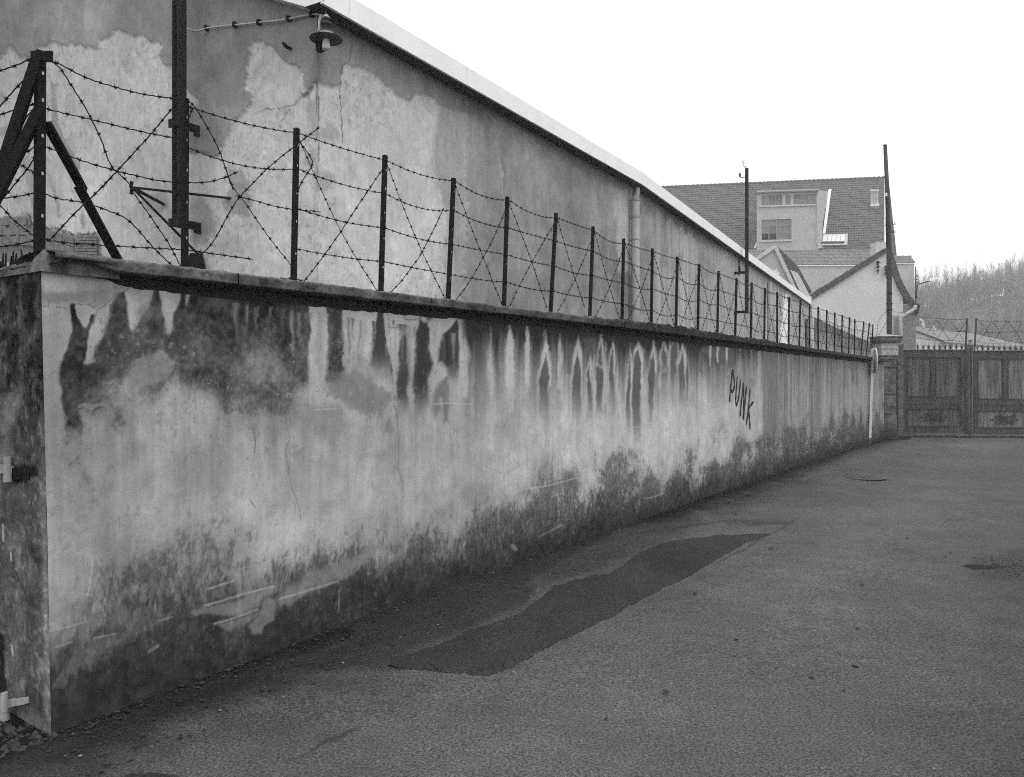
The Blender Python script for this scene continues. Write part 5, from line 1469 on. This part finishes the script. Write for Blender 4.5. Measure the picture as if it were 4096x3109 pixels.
pp_ = [at(u, v, HYC-.35) for u, v in zc('B8', [(600, 1010), (598, 1060), (560, 1085), (470, 1140), (385, 1185), (375, 1230), (378, 1260), (382, 1340), (390, 1600)])]
MB().tube(pp_, [.10, .10, .10, .10, .10, .085, .085, .085, .085], 10).build('downpipe', M['light_zinc'], house, True)
# insulators on the gable
for pts in ([(40, 370), (42, 400), (45, 440), (42, 500), (40, 545)], [(160, 440), (158, 480), (165, 540), (165, 610)]):
    w_ = [at(u, v, HYC-.2) for u, v in zc('B8', pts)]
    m = MB().tube(w_, .03, 6)
    for j, p_ in enumerate(w_[:-1]): m.lathe([(.05, -.05), (.11-.02*(j % 2), 0), (.06, .07)], p_, 8)
    m.bar(w_[0], w_[0]+Vector((.28, 0, -.06)), .03, .03).bar(w_[2], w_[2]+Vector((0, .25, 0)), .04, .04)
    m.build('insulator_rack', M['iron'], house)

# low wall between factory and house
m = MB(); a, b = at(3255, 1270, 36.8), at(3530, 1393, 45.5)
P = np.array([[(a.x+(b.x-a.x)*x, a.y+(b.y-a.y)*x, (a.z+(b.z-a.z)*x)*y) for x in np.linspace(0, 1, 120)] for y in np.linspace(0, 1, 60)])
U, V = project(P)
Sx = np.repeat(np.linspace(0, 12, 120)[None], 60, 0)
T = 150+(fbm(Sx*.8, P[..., 2]*.8, 311, 4)-.5)*50
dz = P[-1:, :, 2]-P[..., 2]
T -= 62*np.exp(-(dz/(.7+.9*fbm(Sx*.9, P[..., 2]*0, 313, 3)))**2)  # darker towards the top of the wall
yw = empty('yard_wall', (a.x, a.y, 0), 'low grey yard wall with dark top between the factory and the pale house', 'wall')
link('wall_face', grid_mesh('wall_face', P, M['factory_plaster'], albedo(T, 1.1)), yw)
tb = Vector((-.25, .12, 0))
MB().hexa([a+Vector((0, 0, -.03)), b+Vector((0, 0, -.03)), b+tb+Vector((0, 0, -.03)), a+tb+Vector((0, 0, -.03)), a+Vector((0, 0, .04)), b+Vector((0, 0, .04)), b+tb+Vector((0, 0, .04)), a+tb+Vector((0, 0, .04))]).build('coping', M['concrete_light'], yw)

# small gable with slate roof above the factory end
SG = 38.0
sgr = empty('workshop_gable', tuple(Vector((at(3104, 1100, SG).x, SG, 0))), 'small grey workshop gable with pale coping and dark slate roof behind the factory eaves', 'building')
ap = at(3104, 984, SG)
fr = [at(2900, 1112, SG), ap, at(3205, 1230, SG)]
MB().prism([Vector((fr[0].x, SG, 3)), fr[0], fr[1], fr[2], Vector((fr[2].x, SG, 3))], (0, .25, 0)).build('gable_wall', M['plaster_mid'], sgr)
def band(a, b, w, name, mat, Y, n):
    ax2 = (b[0]-a[0], b[1]-a[1]); L = math.hypot(*ax2); nx, ny = ax2[1]/L*w, -ax2[0]/L*w
    for i in range(n):
        t0, t1 = i/n, (i+1)/n-.004
        q = [(a[0]+ax2[0]*t0, a[1]+ax2[1]*t0), (a[0]+ax2[0]*t1, a[1]+ax2[1]*t1)]
        MB().prism([at(q[0][0], q[0][1], Y), at(q[1][0], q[1][1], Y), at(q[1][0]+nx, q[1][1]+ny, Y), at(q[0][0]+nx, q[0][1]+ny, Y)], (0, .35, 0)).build(name, mat, sgr)
band((2900, 1130), (3108, 990), 12, 'coping_stone', M['concrete_light'], SG-.12, 4)
band((3098, 997), (3210, 1235), 12, 'coping_stone', M['concrete_light'], SG-.13, 5)
rb = at(3190, 1063, 44.0); eb = at(3247, 1166, 44.0); ef = at(3212, 1210, SG+.25)
apb = at(3112, 988, SG+.25)
MB().quad(apb, rb, eb, ef).build('slate_roof', M['slate'], sgr)
nr = (rb-apb).cross(ef-apb).normalized(); nr = nr if nr.y < 0 else -nr
for k in range(5):
    f0, f1 = .05+k*.11, .05+k*.11+.075
    p0 = apb.lerp(ef, .42).lerp(rb.lerp(eb, .42), f0*.9); p1 = apb.lerp(ef, .42).lerp(rb.lerp(eb, .42), f1*.9)
    q0 = ef.lerp(eb, f0); q1 = ef.lerp(eb, f1)
    MB().prism([p0+nr*.03, p1+nr*.03, q1+nr*.03, q0+nr*.03], nr*.04).build('glazing_strip', M['concrete_light'], sgr)
m = MB().prism([at(u, v, SG-.03) for u, v in zc('B5', [(430, 612), (480, 600), (530, 570), (550, 630), (600, 665), (575, 690), (585, 720), (520, 670), (470, 640)])], (0, .02, 0))
m.build('plaster_patch', M['plaster_patch'], sgr)

# long shed with big pantiles: its tiles are separate pieces
SB = 54.0
shed = empty('tiled_shed', (at(3300, 1100, SB).x, SB, 0), 'long pale shed under a wavy pantile roof in front of the dormer house', 'building')
def tile_mesh(name, w, l, mat, amp=.03, th=.02, seg=6):
    m = MB()
    for j in range(2):
        for i in range(seg+1):
            x = -w/2+w*i/seg
            z = amp*(math.sin(2*math.pi*(i/seg)-.6))+(.035 if j == 0 else 0)
            m.v.append((x, 0 if j == 0 else l, z))
    n = seg+1
    for i in range(seg): m.f.append((i, i+1, n+i+1, n+i))
    k = len(m.v)
    for i in range(seg+1): x, y, z = m.v[i]; m.v.append((x, y, z-.045))
    for i in range(seg): m.f.append((i, k+i, k+i+1, i+1))
    return m.mesh(name, mat, False)
def shed_part(u0, u1, v_r0, v_r1, v_e, Y, pitch, n_rows, n_cols, wall_v, tile_parent):
    """roof strip facing the lane between ridge (v_r) and eaves (v_e)"""
    e0, e1 = at(u0, v_e, Y), at(u1, v_e, Y)
    ex = (e1-e0).normalized()
    c, s = math.cos(pitch), math.sin(pitch)
    alpha = (HY-v_e)/F
    rise = ((v_e-v_r0)/F*Y)
    L = rise/(s-alpha*c)
    up_ = Vector((0, c, s)); up_ = (up_-ex*up_.dot(ex)).normalized()
    nrm = ex.cross(up_).normalized()
    W = (e1-e0).length
    tw, tl = W/n_cols, L/n_rows
    me = tile_mesh('pantile', tw*1.04, tl*1.25, M['tile'], tw*.13)
    for r_ in range(n_rows):
        for c_ in range(n_cols):
            p_ = e0+ex*(c_+.5)*tw+up_*(r_*tl)+nrm*(.02+rnd.uniform(0, .018))
            m4 = Matrix.Translation(p_) @ Matrix((ex, up_, nrm)).transposed().to_4x4() @ Matrix.Rotation(rnd.uniform(-.03, .03), 4, 'Z')
            place('pantile', me, tile_parent, m4)
    MB().quad(e0, e1, e1+up_*L, e0+up_*L).build('roof_deck', M['tile_dark'], tile_parent)
    rt0, rt1 = e0+up_*L, e1+up_*L
    nn = max(3, int(W/.42))
    for i in range(nn):
        a = rt0.lerp(rt1, i/nn); b = rt0.lerp(rt1, (i+1)/nn)
        MB().tube([a+Vector((0, 0, .0)), b+Vector((0, 0, .02))], [.10, .115], 8).build('ridge_tile', M['tile'], tile_parent)
    m = MB(); w0, w1 = e0+Vector((0, .12, -.02)), e1+Vector((0, .12, -.02))
    m.hexa([Vector((w0.x, w0.y, 0)), Vector((w1.x, w1.y, 0)), Vector((w1.x, w1.y+4, 0)), Vector((w0.x, w0.y+4, 0)), w0, w1, w1+Vector((0, 4, 0)), w0+Vector((0, 4, 0))])
    m.build('wall', M['plaster_pale'], tile_parent)
shed_part(2985, 3532, 1005, 996, 1062, SB, R(38), 4, 40, 1180, shed)
wing = empty('tiled_wing', (at(3620, 1100, SB-3).x, SB-3, 0), 'narrow pale wing with stained wall and short pantile roof right of the utility pole', 'building')
shed_part(3545, 3661, 1030, 1030, 1052, SB-3, R(38), 2, 9, 1200, wing)
c = at(3664, 1160, SB-3.1)
MB().tube([at(3663, 1066, SB-3.1), at(3662, 1235, SB-3.1)], .03, 6).build('corner_pipe', M['iron'], wing)
bxm = MB(); bx_px(bxm, 3503, 3552, 969, 1030, SB-1, .8); bxm.build('chimney_block', M['concrete_light'], shed)

# street lamp on the corner of the wing
SLY = SB-3.4
slb = at(3667, 1145, SLY)
sl = empty('street_lamp', tuple(slb), 'pale street lamp head on a slanting arm in front of the bare trees', 'street lamp')
MB().tube([at(3665, 1195, SLY), at(3669, 1142, SLY), at(3676, 1137, SLY), at(3720, 1124, SLY)], .035, 6).build('arm', M['iron'], sl)
hp = [at(3716, 1125, SLY), at(3728, 1116, SLY), at(3745, 1107, SLY), at(3758, 1105, SLY), at(3763, 1110, SLY), at(3740, 1119, SLY), at(3722, 1127, SLY)]
MB().prism(hp, (0, .30, 0)).build('lamp_head', M['fascia'], sl)
for v in (1105, 1118, 1130, 1140): MB().lathe([(.05, -.04), (.08, 0), (.05, .04)], at(3667+random.uniform(-2, 3), v, SLY), 6).build('insulator', M['iron'], sl)

# large house with tiled roof and dormer
BH = empty('dormer_house', tuple(Vector((at(3150, 1000, 75).x, 75, 0))), 'large house behind with steep tiled roof, wide dormer windows and skylight', 'house')
RR = at(3537, 712, 75.0)
ul, vl = 2640, 750.5
RLk = (RR.z-EYE)*F/(HY-vl); RL = at(ul, vl, RLk)
r_ = (RL-RR); r_.z = 0; RLEN = r_.length; r_.normalize()
ang = R(50)
dn = Vector((-.43*math.cos(ang), -.90*math.cos(ang), -math.sin(ang)))
rn = r_.cross(dn).normalized(); rn = rn if rn.y < 0 else -rn
def roof_hit(u, v): return hit(u, v, RR, rn)
kb = 1.0
while True:
    p_ = RR+r_*(RLEN*.4)+dn*kb
    if HY-F*(p_.z-EYE)/p_.y > 1040: break
    kb += .1
MB().quad(RR-rn*.05, RL-rn*.05, RL+dn*kb-rn*.05, RR+dn*kb-rn*.05).build('roof_deck', M['tile_dark'], BH)
# tile courses: too small to pick apart, one wavy sheet of overlapping courses
tl, tw = .33, .22
rows = int(kb/tl); cols = int(RLEN/tw)
vv, fc = [], []
seg = 4
a_ = np.arange(cols*seg+1)/seg*tw
wav = .035*np.sin(2*np.pi*a_/tw)
for k in range(rows):
    j = (random.random()-.5)*.02
    for e, lift in ((0, .0), (1, .055), (2, .0)):
        d_ = (k+(0 if e == 0 else 1.0))*tl+j
        n0 = len(vv)
        for a, w_ in zip(a_, wav):
            p_ = RR+r_*a+dn*(d_+ (w_*.6 if e else 0))+rn*(w_+lift+.012*math.sin(a*3.1+k*1.7))
            vv.append((p_.x, p_.y, p_.z))
        if e:
            m0 = n0-len(a_)
            fc += [(m0+i, m0+i+1, n0+i+1, n0+i) for i in range(len(a_)-1)]
me = bpy.data.meshes.new('tile_courses'); me.from_pydata(vv, [], fc); me.materials.append(M['tile_far']); me.update()
tag(link('tile_courses', me, BH), kind='stuff')
nn = int(RLEN/.42)
for i in range(nn):
    a, b = RR.lerp(RL, i/nn), RR.lerp(RL, (i+1)/nn)
    MB().tube([a+rn*.04+Vector((0, 0, .03)), b+rn*.04], [.13, .10], 7).build('ridge_tile', M['tile_far'], BH)
va, vb = RR, RR+dn*kb
MB().prism([va+rn*.1-r_*.03, vb+rn*.1-r_*.03, vb+rn*.1-r_*.22, va+rn*.1-r_*.22], -rn*.12).build('verge_strip', M['fascia'], BH)
MB().quad(va-r_*.22-rn*.05, vb-r_*.22-rn*.05, vb-r_*1.2+Vector((.6, 1.5, 0)), va-r_*.2+Vector((.5, .6, 0))).build('end_wall', M['tile_dark'], BH)
# back and base volume
bk = Vector((3.2, 6.8, 0))
MB().quad(RR, RL, RL+bk+Vector((0, 0, -7)), RR+bk+Vector((0, 0, -7))).build('rear_roof', M['tile_far'], BH)
# dormer
def dpl(u, v, off=0): return hit(u, v, DP+dnv*off, dnv)
DP = roof_hit(3150, 1030)
dnv = r_.cross(Vector((0, 0, 1))).normalized(); dnv = dnv if dnv.y < 0 else -dnv
B4 = lambda pts: zc('B4', pts)
def dq(z, pts, off, th, name, mat, parent=BH):
    return MB().prism([dpl(u, v, off) for u, v in zc(z, pts)], -dnv*th).build(name, mat, parent)
dormer = empty('dormer'); dormer.parent = BH; dormer.matrix_parent_inverse = Matrix.Translation(-BH.location)
# dormer wall around real window openings: uppers (3) and one lower
X0, X1 = 48, 1452
def wy(x, y): return y-(x-48)*.031
def wallrect(x0, x1, y0, y1): dq('B4', [(x0, wy(x0, y1)), (x1, wy(x1, y1)), (x1, wy(x1, y0)), (x0, wy(x0, y0))], 0, .25, 'wall', M['plaster_mid'], dormer)
up_w = [(150, 632), (706, 822), (890, 1405)]
xs = [X0]+[e for q in up_w for e in q]+[X1]
for k in range(0, len(xs), 2): wallrect(xs[k], xs[k+1], 205, 482)
wallrect(X0, X1, 150, 205); wallrect(X0, X1, 482, 812); wallrect(X0, 150, 812, 1285); wallrect(845, X1, 812, 1285); wallrect(X0, X1, 1285, 1640)
def window(x0, x1, y0, y1, nx, ny, dark=()):
    w = empty('window'); w.parent = dormer
    dq('B4', [(x0, wy(x0, y1)), (x1, wy(x1, y1)), (x1, wy(x1, y0)), (x0, wy(x0, y0))], -.20, .03, 'back', M['pane_dark'], w)
    gx, gy = (x1-x0)/nx, (y1-y0)/ny
    for i in range(nx):
        for j in range(ny):
            a, b, c_, d_ = x0+gx*i+8, x0+gx*(i+1)-8, y0+gy*j+8, y0+gy*(j+1)-8
            if (i, j) in dark: continue
            dq('B4', [(a, wy(a, d_)), (b, wy(b, d_)), (b, wy(b, c_)), (a, wy(a, c_))], -.13-random.uniform(0, .02), .01, 'pane', M[random.choice(['pane', 'pane_light', 'pane_light'])], w)
    fr_ = MB()
    def bar(xa, xb, ya, yb_): fr_.prism([dpl(u, v, -.09) for u, v in B4([(xa, wy(xa, yb_)), (xb, wy(xb, yb_)), (xb, wy(xb, ya)), (xa, wy(xa, ya))])], -dnv*.03)
    for i in range(nx+1): x = x0+gx*i; bar(x-7, x+7, y0, y1)
    for j in range(ny+1): y = y0+gy*j; bar(x0+7, x1-7, y-5, y+5)
    fr_.build('frame', M['frame'], w)
window(150, 632, 250, 482, 3, 2); window(706, 822, 250, 482, 1, 2); window(890, 1405, 250, 482, 3, 2)
window(150, 845, 812, 1285, 4, 3, ((0, 2), (1, 2)))
for x0, x1, y in ((150, 632, 205), (706, 822, 205), (890, 1405, 205)): wallrect(x0, x1, 205, 252)
dq('B4', [(115, wy(115, 515)), (1420, wy(1420, 515)), (1420, wy(1420, 482)), (115, wy(115, 482))], .14, .16, 'sill', M['concrete_light'], dormer)
dq('B4', [(115, wy(115, 1325)), (868, wy(868, 1325)), (868, wy(868, 1288)), (115, wy(115, 1288))], .14, .16, 'sill', M['concrete_light'], dormer)
ga, gb = dpl(*B4([(40, 165)])[0], .30), dpl(*B4([(1500, 118)])[0], .30)
MB().tube([ga, gb], .10, 8).build('gutter', M['zinc'], dormer)
MB().prism([ga+Vector((0, 0, .1)), gb+Vector((0, 0, .1)), gb+Vector((0, 0, .22))-dnv*1.6, ga+Vector((0, 0, .22))-dnv*1.6], (0, 0, -.08)).build('dormer_roof', M['tile_far'], dormer)
ck = [dpl(*B4([q])[0]) for q in ((1452, 118), (1452, 1480))]
c2 = [roof_hit(*B4([q])[0])+rn*.1 for q in ((1700, 175), (1560, 870), (1555, 1480))]
MB().poly([ck[0], c2[0], c2[1], c2[2], ck[1]]).build('cheek', M['plaster_mid'], dormer)
MB().prism([roof_hit(*q)+rn*.16 for q in B4([(1690, 150), (1765, 130), (1620, 1170), (1562, 1170)])], rn*.05).build('flashing', M['fascia'], dormer)
MB().prism([roof_hit(*q)+rn*.16 for q in B4([(-30, 1500), (15, 1380), (40, 1390), (15, 1510)])], rn*.05).build('flashing', M['fascia'], dormer)
MB().tube([dpl(*q, .12) for q in B4([(1455, 150), (1448, 240), (1440, 800), (1428, 1290), (1430, 1340), (1470, 1400), (1530, 1435), (1600, 1475)])], .055, 8).build('downpipe', M['light_zinc'], dormer, True)
# skylight and vent pots
sk = empty('skylight'); sk.parent = BH; sk.matrix_parent_inverse = Matrix.Translation(-BH.location)
MB().prism([roof_hit(*q)+rn*.12 for q in B4([(1530, 1440), (2130, 1425), (2140, 1170), (1560, 1195)])], rn*.10).build('frame', M['concrete_light'], sk)
for k in range(5):
    a, b = 1565+k*100, 1565+k*100+92
    MB().prism([roof_hit(*q)+rn*.24 for q in B4([(a, 1360), (b, 1355), (b+14, 1200), (a+14, 1205)])], rn*.03).build('pane', M['skylight'], sk)
MB().prism([roof_hit(*q)+rn*.24 for q in B4([(1515, 1405), (2050, 1400), (2050, 1362), (1515, 1372)])], rn*.03).build('gap_shade', M['pane_dark'], sk)  # near-black slab painted as the shade inside a gap
vp = empty('vent_pots'); vp.parent = BH; vp.matrix_parent_inverse = Matrix.Translation(-BH.location)
for u in (3484.5, 3495, 3506):
    b_ = roof_hit(u, 832)+rn*.25; t_ = roof_hit(u, 770); t_ = Vector((b_.x, b_.y, EYE+(HY-768)/F*b_.y))
    MB().tube([b_, t_], .10, 8).lathe([(.16, 0), (.17, .04), (.12, .2)], t_, 8).build('pot', M['concrete_light'], vp)
MB().prism([roof_hit(*q)+rn*.05 for q in ((3478, 838), (3514, 838), (3513, 826), (3480, 826))], rn*.35).build('pot_base', M['concrete_light'], vp)

# far white building beyond the gate, with two swan-neck vents
LB = 60.0
lb = empty('low_building', (at(3764, 1500, LB).x, LB, 0), 'low white building with pale sheet roof seen above the gate spikes', 'building')
cr = at(3764, 1364, LB); e2 = at(4200, 1403, 79.0); e2.z = cr.z
rg1, rg2 = at(3600, 1298, 70.0), at(3900, 1337, 84.0)
g0 = at(3560, 1287, 64.0)
def gd(p_): return Vector((p_.x, p_.y, 0))
MB().poly([gd(cr), cr, at(3664, 1327, 62.0), g0, gd(g0)]).build('gable_wall', M['white_wall'], lb)
MB().poly([gd(cr), gd(e2), e2, cr]).build('long_wall', M['white_wall'], lb)
MB().poly([cr+Vector((0, -.3, -.03)), e2+Vector((0, -.3, -.03)), at(4110, 1392, 92.0), rg2, rg1, at(3600, 1303, 62.5), at(3664, 1326, 61.5)]).build('roof', M['low_roof'], lb)
MB().bar(at(3600, 1303, 61.6), cr+Vector((0, -.35, -.05)), .2, .14).build('verge', M['tile_dark'], lb)
MB().bar(cr+Vector((0, -.35, -.05)), e2+Vector((0, -.35, -.05)), .2, .10).build('eaves', M['plaster_mid'], lb)
dl = (e2-cr).normalized(); nl = Vector((dl.y, -dl.x, 0))
for u in (3773, 3800):
    p_ = hit(u, 1390, cr, nl); MB().box((p_.x, p_.y, p_.z-.2), .9, .08, 1.3, dl, nl).build('window', M['plaster_mid'], lb)
for (u, v), s in (((3690, 1318), 1.0), ((3736, 1335), .75)):
    b_ = at(u+4, v, 63.0); k_ = 63/F*s
    MB().tube([b_, b_+Vector((-2*k_, 0, 18*k_)), b_+Vector((-5*k_, 0, 32*k_)), b_+Vector((-11*k_, 0, 38*k_)), b_+Vector((-15*k_, 0, 33*k_))], [7*k_, 6*k_, 5*k_, 5*k_, 5.5*k_], 10).build('vent_pipe', M['white_paint'], lb, True)

# ------------------------------------------------------------------ wooded hill
def hill_h(X, Y):
    return 17.5*sstep(95, 150, Y+0*X)*(.72+.5*fbm(X*.07, Y*.03, 401, 3))*sstep(20, 60, X)+ .0*X-.3
xs_, ys_ = np.meshgrid(np.linspace(10, 260, 120), np.linspace(90, 300, 80))
Zh = hill_h(xs_, ys_)
tag(link('hill', grid_mesh('hill', np.stack([xs_, ys_, Zh], -1), M['hill'])), 'wooded hillside rising beyond the gate', kind='structure')
def woodland():
    rn_ = np.random.default_rng(51)
    def trees(n, ylo, yhi, hlo, hhi, nb, nt, name, mat, label):
        V, Fc = [], []
        base = 0
        def twigs(A, B, w):
            nonlocal base
            k = len(A); W = np.zeros_like(A); W[:, 0] = w; Q = np.zeros_like(A); Q[:, 1] = w
            v = np.stack([A-W, A+W, A+Q, B], 1).reshape(-1, 3)
            i = base+4*np.arange(k)[:, None]
            Fc.append(np.concatenate([i+np.array([0, 1, 3]), i+np.array([1, 2, 3]), i+np.array([2, 0, 3])])); V.append(v); base += 4*k
        Y = rn_.uniform(ylo, yhi, n); X = rn_.uniform(.44, .76, n)*Y
        Z = hill_h(X, Y)
        h = rn_.uniform(hlo, hhi, n)*(.35+1.25*fbm(X*.16, Y*.16, 403, 3))
        A = np.stack([X, Y, Z-.3], 1); B = A+np.stack([rn_.normal(0, .3, n), rn_.normal(0, .3, n), h], 1)
        twigs(A, B, .055)
        f = rn_.uniform(.12, .97, (n, nb)); p = A[:, None]+(B-A)[:, None]*f[..., None]
        L = (1.12-f)*h[:, None]*rn_.uniform(.25, .55, (n, nb)); a = rn_.uniform(0, 6.28, (n, nb))
        e = p+np.stack([np.cos(a)*L*.4, np.sin(a)*L*.4, L*.9], -1)
        p, e, L = p.reshape(-1, 3), e.reshape(-1, 3), L.reshape(-1)
        twigs(p, e, .022)
        g = rn_.uniform(.2, 1, (len(p), nt)); q = p[:, None]+(e-p)[:, None]*g[..., None]
        l2 = L[:, None]*rn_.uniform(.3, .65, (len(p), nt)); a = rn_.uniform(0, 6.28, (len(p), nt))
        e2_ = q+np.stack([np.cos(a)*l2*.45, np.sin(a)*l2*.45, l2*.9], -1)
        twigs(q.reshape(-1, 3), e2_.reshape(-1, 3), .011)
        V = np.concatenate(V); Fc = np.concatenate(Fc)
        me = bpy.data.meshes.new(name)
        me.vertices.add(len(V)); me.vertices.foreach_set('co', V.reshape(-1).astype(np.float32))
        me.loops.add(Fc.size); me.loops.foreach_set('vertex_index', Fc.reshape(-1).astype(np.int32))
        me.polygons.add(len(Fc)); me.polygons.foreach_set('loop_start', np.arange(0, Fc.size, 3, dtype=np.int32))
        me.update(calc_edges=True); me.materials.append(mat)
        tag(link(name, me), label, 'trees', kind='stuff')
    trees(900, 98, 160, 4.0, 6.0, 30, 5, 'bare_woodland', M['twig'], 'grey mass of leafless trees covering the hillside')
    trees(300, 135, 160, 4.5, 7.5, 34, 6, 'bare_saplings', M['twig_pale'], 'paler leafless saplings along the crest of the hillside')
woodland()

# ------------------------------------------------------------------ street details
mc = ground_at(3441, 1909)
mh = empty('manhole_cover', tuple(mc), 'round pale iron manhole cover set in the asphalt', 'manhole cover')
MB().lathe([(.40, .002), (.40, .012), (.36, .012), (.35, .006)], mc, 36).build('ring', M['iron_lid'], mh)
MB().lathe([(.345, .002), (.345, .010)], mc, 36).build('lid', M['stone'], mh)
for k in range(7):
    x = -.27+k*.09; l = math.sqrt(.33**2-x*x)
    MB().box(mc+Vector((x, 0, .014)), .03, 2*l, .008).build('rib', M['iron_lid'], mh)

# kerb-like threshold under the gate
m = MB(); bx_px(m, 3600, 4200, 1738, 1743, GY-.06, .25); m.build('gate_threshold', M['stone'])
tag(bpy.data.objects['gate_threshold'], 'pale concrete threshold strip under the metal gate', 'kerb')

def scatter(name, label, cat, mat, n, region, size, seed, flat=True, lift=.004):
    rn_ = random.Random(seed); m = MB()
    c = 0
    while c < n:
        p_ = region(rn_)
        if p_ is None: continue
        s = rn_.uniform(*size); a = rn_.uniform(0, 6.28)
        dx, dy = Vector((math.cos(a), math.sin(a), 0)), Vector((-math.sin(a), math.cos(a), 0))
        asp = rn_.uniform(.3, .8)
        z = Vector((0, 0, lift+rn_.uniform(0, s*.25)))
        k = 5
        if flat:
            pts = [p_+z+dx*s*math.cos(i*2*math.pi/k)*rn_.uniform(.7, 1.1)+dy*s*asp*math.sin(i*2*math.pi/k)+Vector((0, 0, rn_.uniform(0, s*.5))) for i in range(k)]
            ctr = p_+z; n0 = len(m.v); m.v += [tuple(ctr)]+[tuple(q) for q in pts]
            m.f += [(n0, n0+1+i, n0+1+(i+1) % k) for i in range(k)]
        else:
            n0 = len(m.v)
            q = [p_+dx*s, p_+dy*s*asp, p_-dx*s*.9, p_-dy*s*asp, p_+Vector((0, 0, s*rn_.uniform(.5, .9))), p_-Vector((0, 0, s*.3))]
            m.v += [tuple(x) for x in q]
            for i in range(4): m.f += [(n0+i, n0+(i+1) % 4, n0+4), (n0+(i+1) % 4, n0+i, n0+5)]
        c += 1
    o = m.build(name, mat)
    tag(o, label, cat, kind='stuff')
def along_wall(smax, dmax, pw=2.0, smin=-.1):
    def f(rn_):
        s = smin+(smax-smin)*rn_.random()**1.5; d = dmax*rn_.random()**pw+.015
        p_ = W0+WD*s-WB*d
        return Vector((p_.x, p_.y, float(ground_h(np.array(p_.x), np.array(p_.y)))))
    return f
def wide(rn_):
    Y = rn_.uniform(2.6, 22)**1.0; X = W0.x+(Y-W0.y)*.687+rn_.uniform(.1, 1)*min(9, 3+Y*.4)
    return Vector((X, Y, float(ground_h(np.array(X), np.array(Y)))))
scatter('grit', 'dark grit and leaf mould gathered along the foot of the wall', 'grit', M['dirt'], 5200, along_wall(15, .75, 2.0), (.003, .009), 61, False, 0)
scatter('pebbles', 'small pale chips and pebbles along the foot of the wall', 'gravel', M['litter'], 240, along_wall(14, .9, 1.8), (.002, .005), 62, False, 0)
scatter('dead_leaves', 'curled dead leaves lying along the foot of the wall', 'leaves', M['dead_leaf'], 900, along_wall(21, .55, 1.8), (.008, .022), 63)
scatter('pale_litter', 'pale scraps of litter scattered by the wall', 'litter', M['litter'], 55, along_wall(12, .8, 1.3), (.006, .014), 64)
scatter('road_chips', 'tiny pale stone chips scattered over the asphalt', 'gravel', M['litter'], 900, wide, (.0025, .006), 65, False, 0)
scatter('road_leaves', 'a few dry leaves lying flat on the asphalt lane', 'leaves', M['dead_leaf'], 60, wide, (.012, .03), 66)
def by_pier(rn_):
    p_ = Vector((0, 0, 0))
    u = rn_.uniform(0, 1)
    if u < .5: q = at(rn_.uniform(3500, 3640), 1500, rn_.uniform(21.4, 22.6))
    else: q = at(rn_.uniform(3600, 4100), 1500, rn_.uniform(22.4, 22.95))
    return Vector((q.x, q.y, float(ground_h(np.array(q.x), np.array(q.y)))))
scatter('pier_rubbish', 'leaves and dirt heaped in front of pier and gate', 'leaves', M['dirt'], 900, by_pier, (.015, .05), 67)
scatter('pier_scraps', 'pale scraps of paper lying in front of the gate', 'litter', M['litter'], 40, by_pier, (.02, .06), 68)
def heap(rn_):
    p_ = wall_pt(rn_.uniform(-.55, .02), rn_.uniform(-.05, .5), 0)
    return Vector((p_.x, p_.y, 0))
scatter('corner_rubble', 'crumbled render and leaves heaped at the foot of the end pier', 'rubble', M['rubble'], 260, heap, (.008, .03), 69, False, 0)
def spill(rn_):
    q = ground_at(rn_.gauss(4000, 70), rn_.gauss(2270, 26))
    return q
scatter('oily_crumbs', 'dark oily crumbs beside the stain on the right of the lane', 'dirt', M['dirt'], 320, spill, (.004, .013), 70, False, 0)

# dry weeds in front of the pier
rn_ = random.Random(71); m = MB()
for i in range(170):
    q = at(rn_.gauss(3555, 26), 1500, rn_.uniform(21.7, 22.15)); b = Vector((q.x, q.y, 0))
    h = rn_.uniform(.12, .62); a = rn_.uniform(0, 6.28); bend = rn_.uniform(.05, .28)
    c1 = b+Vector((math.cos(a)*bend*.3, math.sin(a)*bend*.3, h*.6)); c2 = b+Vector((math.cos(a)*bend, math.sin(a)*bend*.5, h))
    m.tube([b, c1, c2], [.006, .005, .002], 3, False)
tag(m.build('dry_weeds', M['weed']), 'tangle of dry weeds growing in front of the gate pier', 'weeds', kind='stuff')

# ------------------------------------------------------------------ hazy air
hz = MB(); hz.hexa([(-410, -70, -1.2), (410, -70, -1.2), (410, 340, -1.2), (-410, 340, -1.2), (-410, -70, 30), (410, -70, 30), (410, 340, 30), (-410, 340, 30)])
hm = bpy.data.materials.new('hazy_air'); hm.use_nodes = True
hn = hm.node_tree; hn.nodes.clear()
ho = hn.nodes.new('ShaderNodeOutputMaterial'); hv = hn.nodes.new('ShaderNodeVolumePrincipled')
hv.inputs['Color'].default_value = (1, 1, 1, 1); hv.inputs['Density'].default_value = .0024; hv.inputs['Anisotropy'].default_value = .2
hn.links.new(hv.outputs[0], ho.inputs['Volume'])
tag(hz.build('haze', hm), 'thin winter haze over the lane, roofs and hillside', kind='stuff')
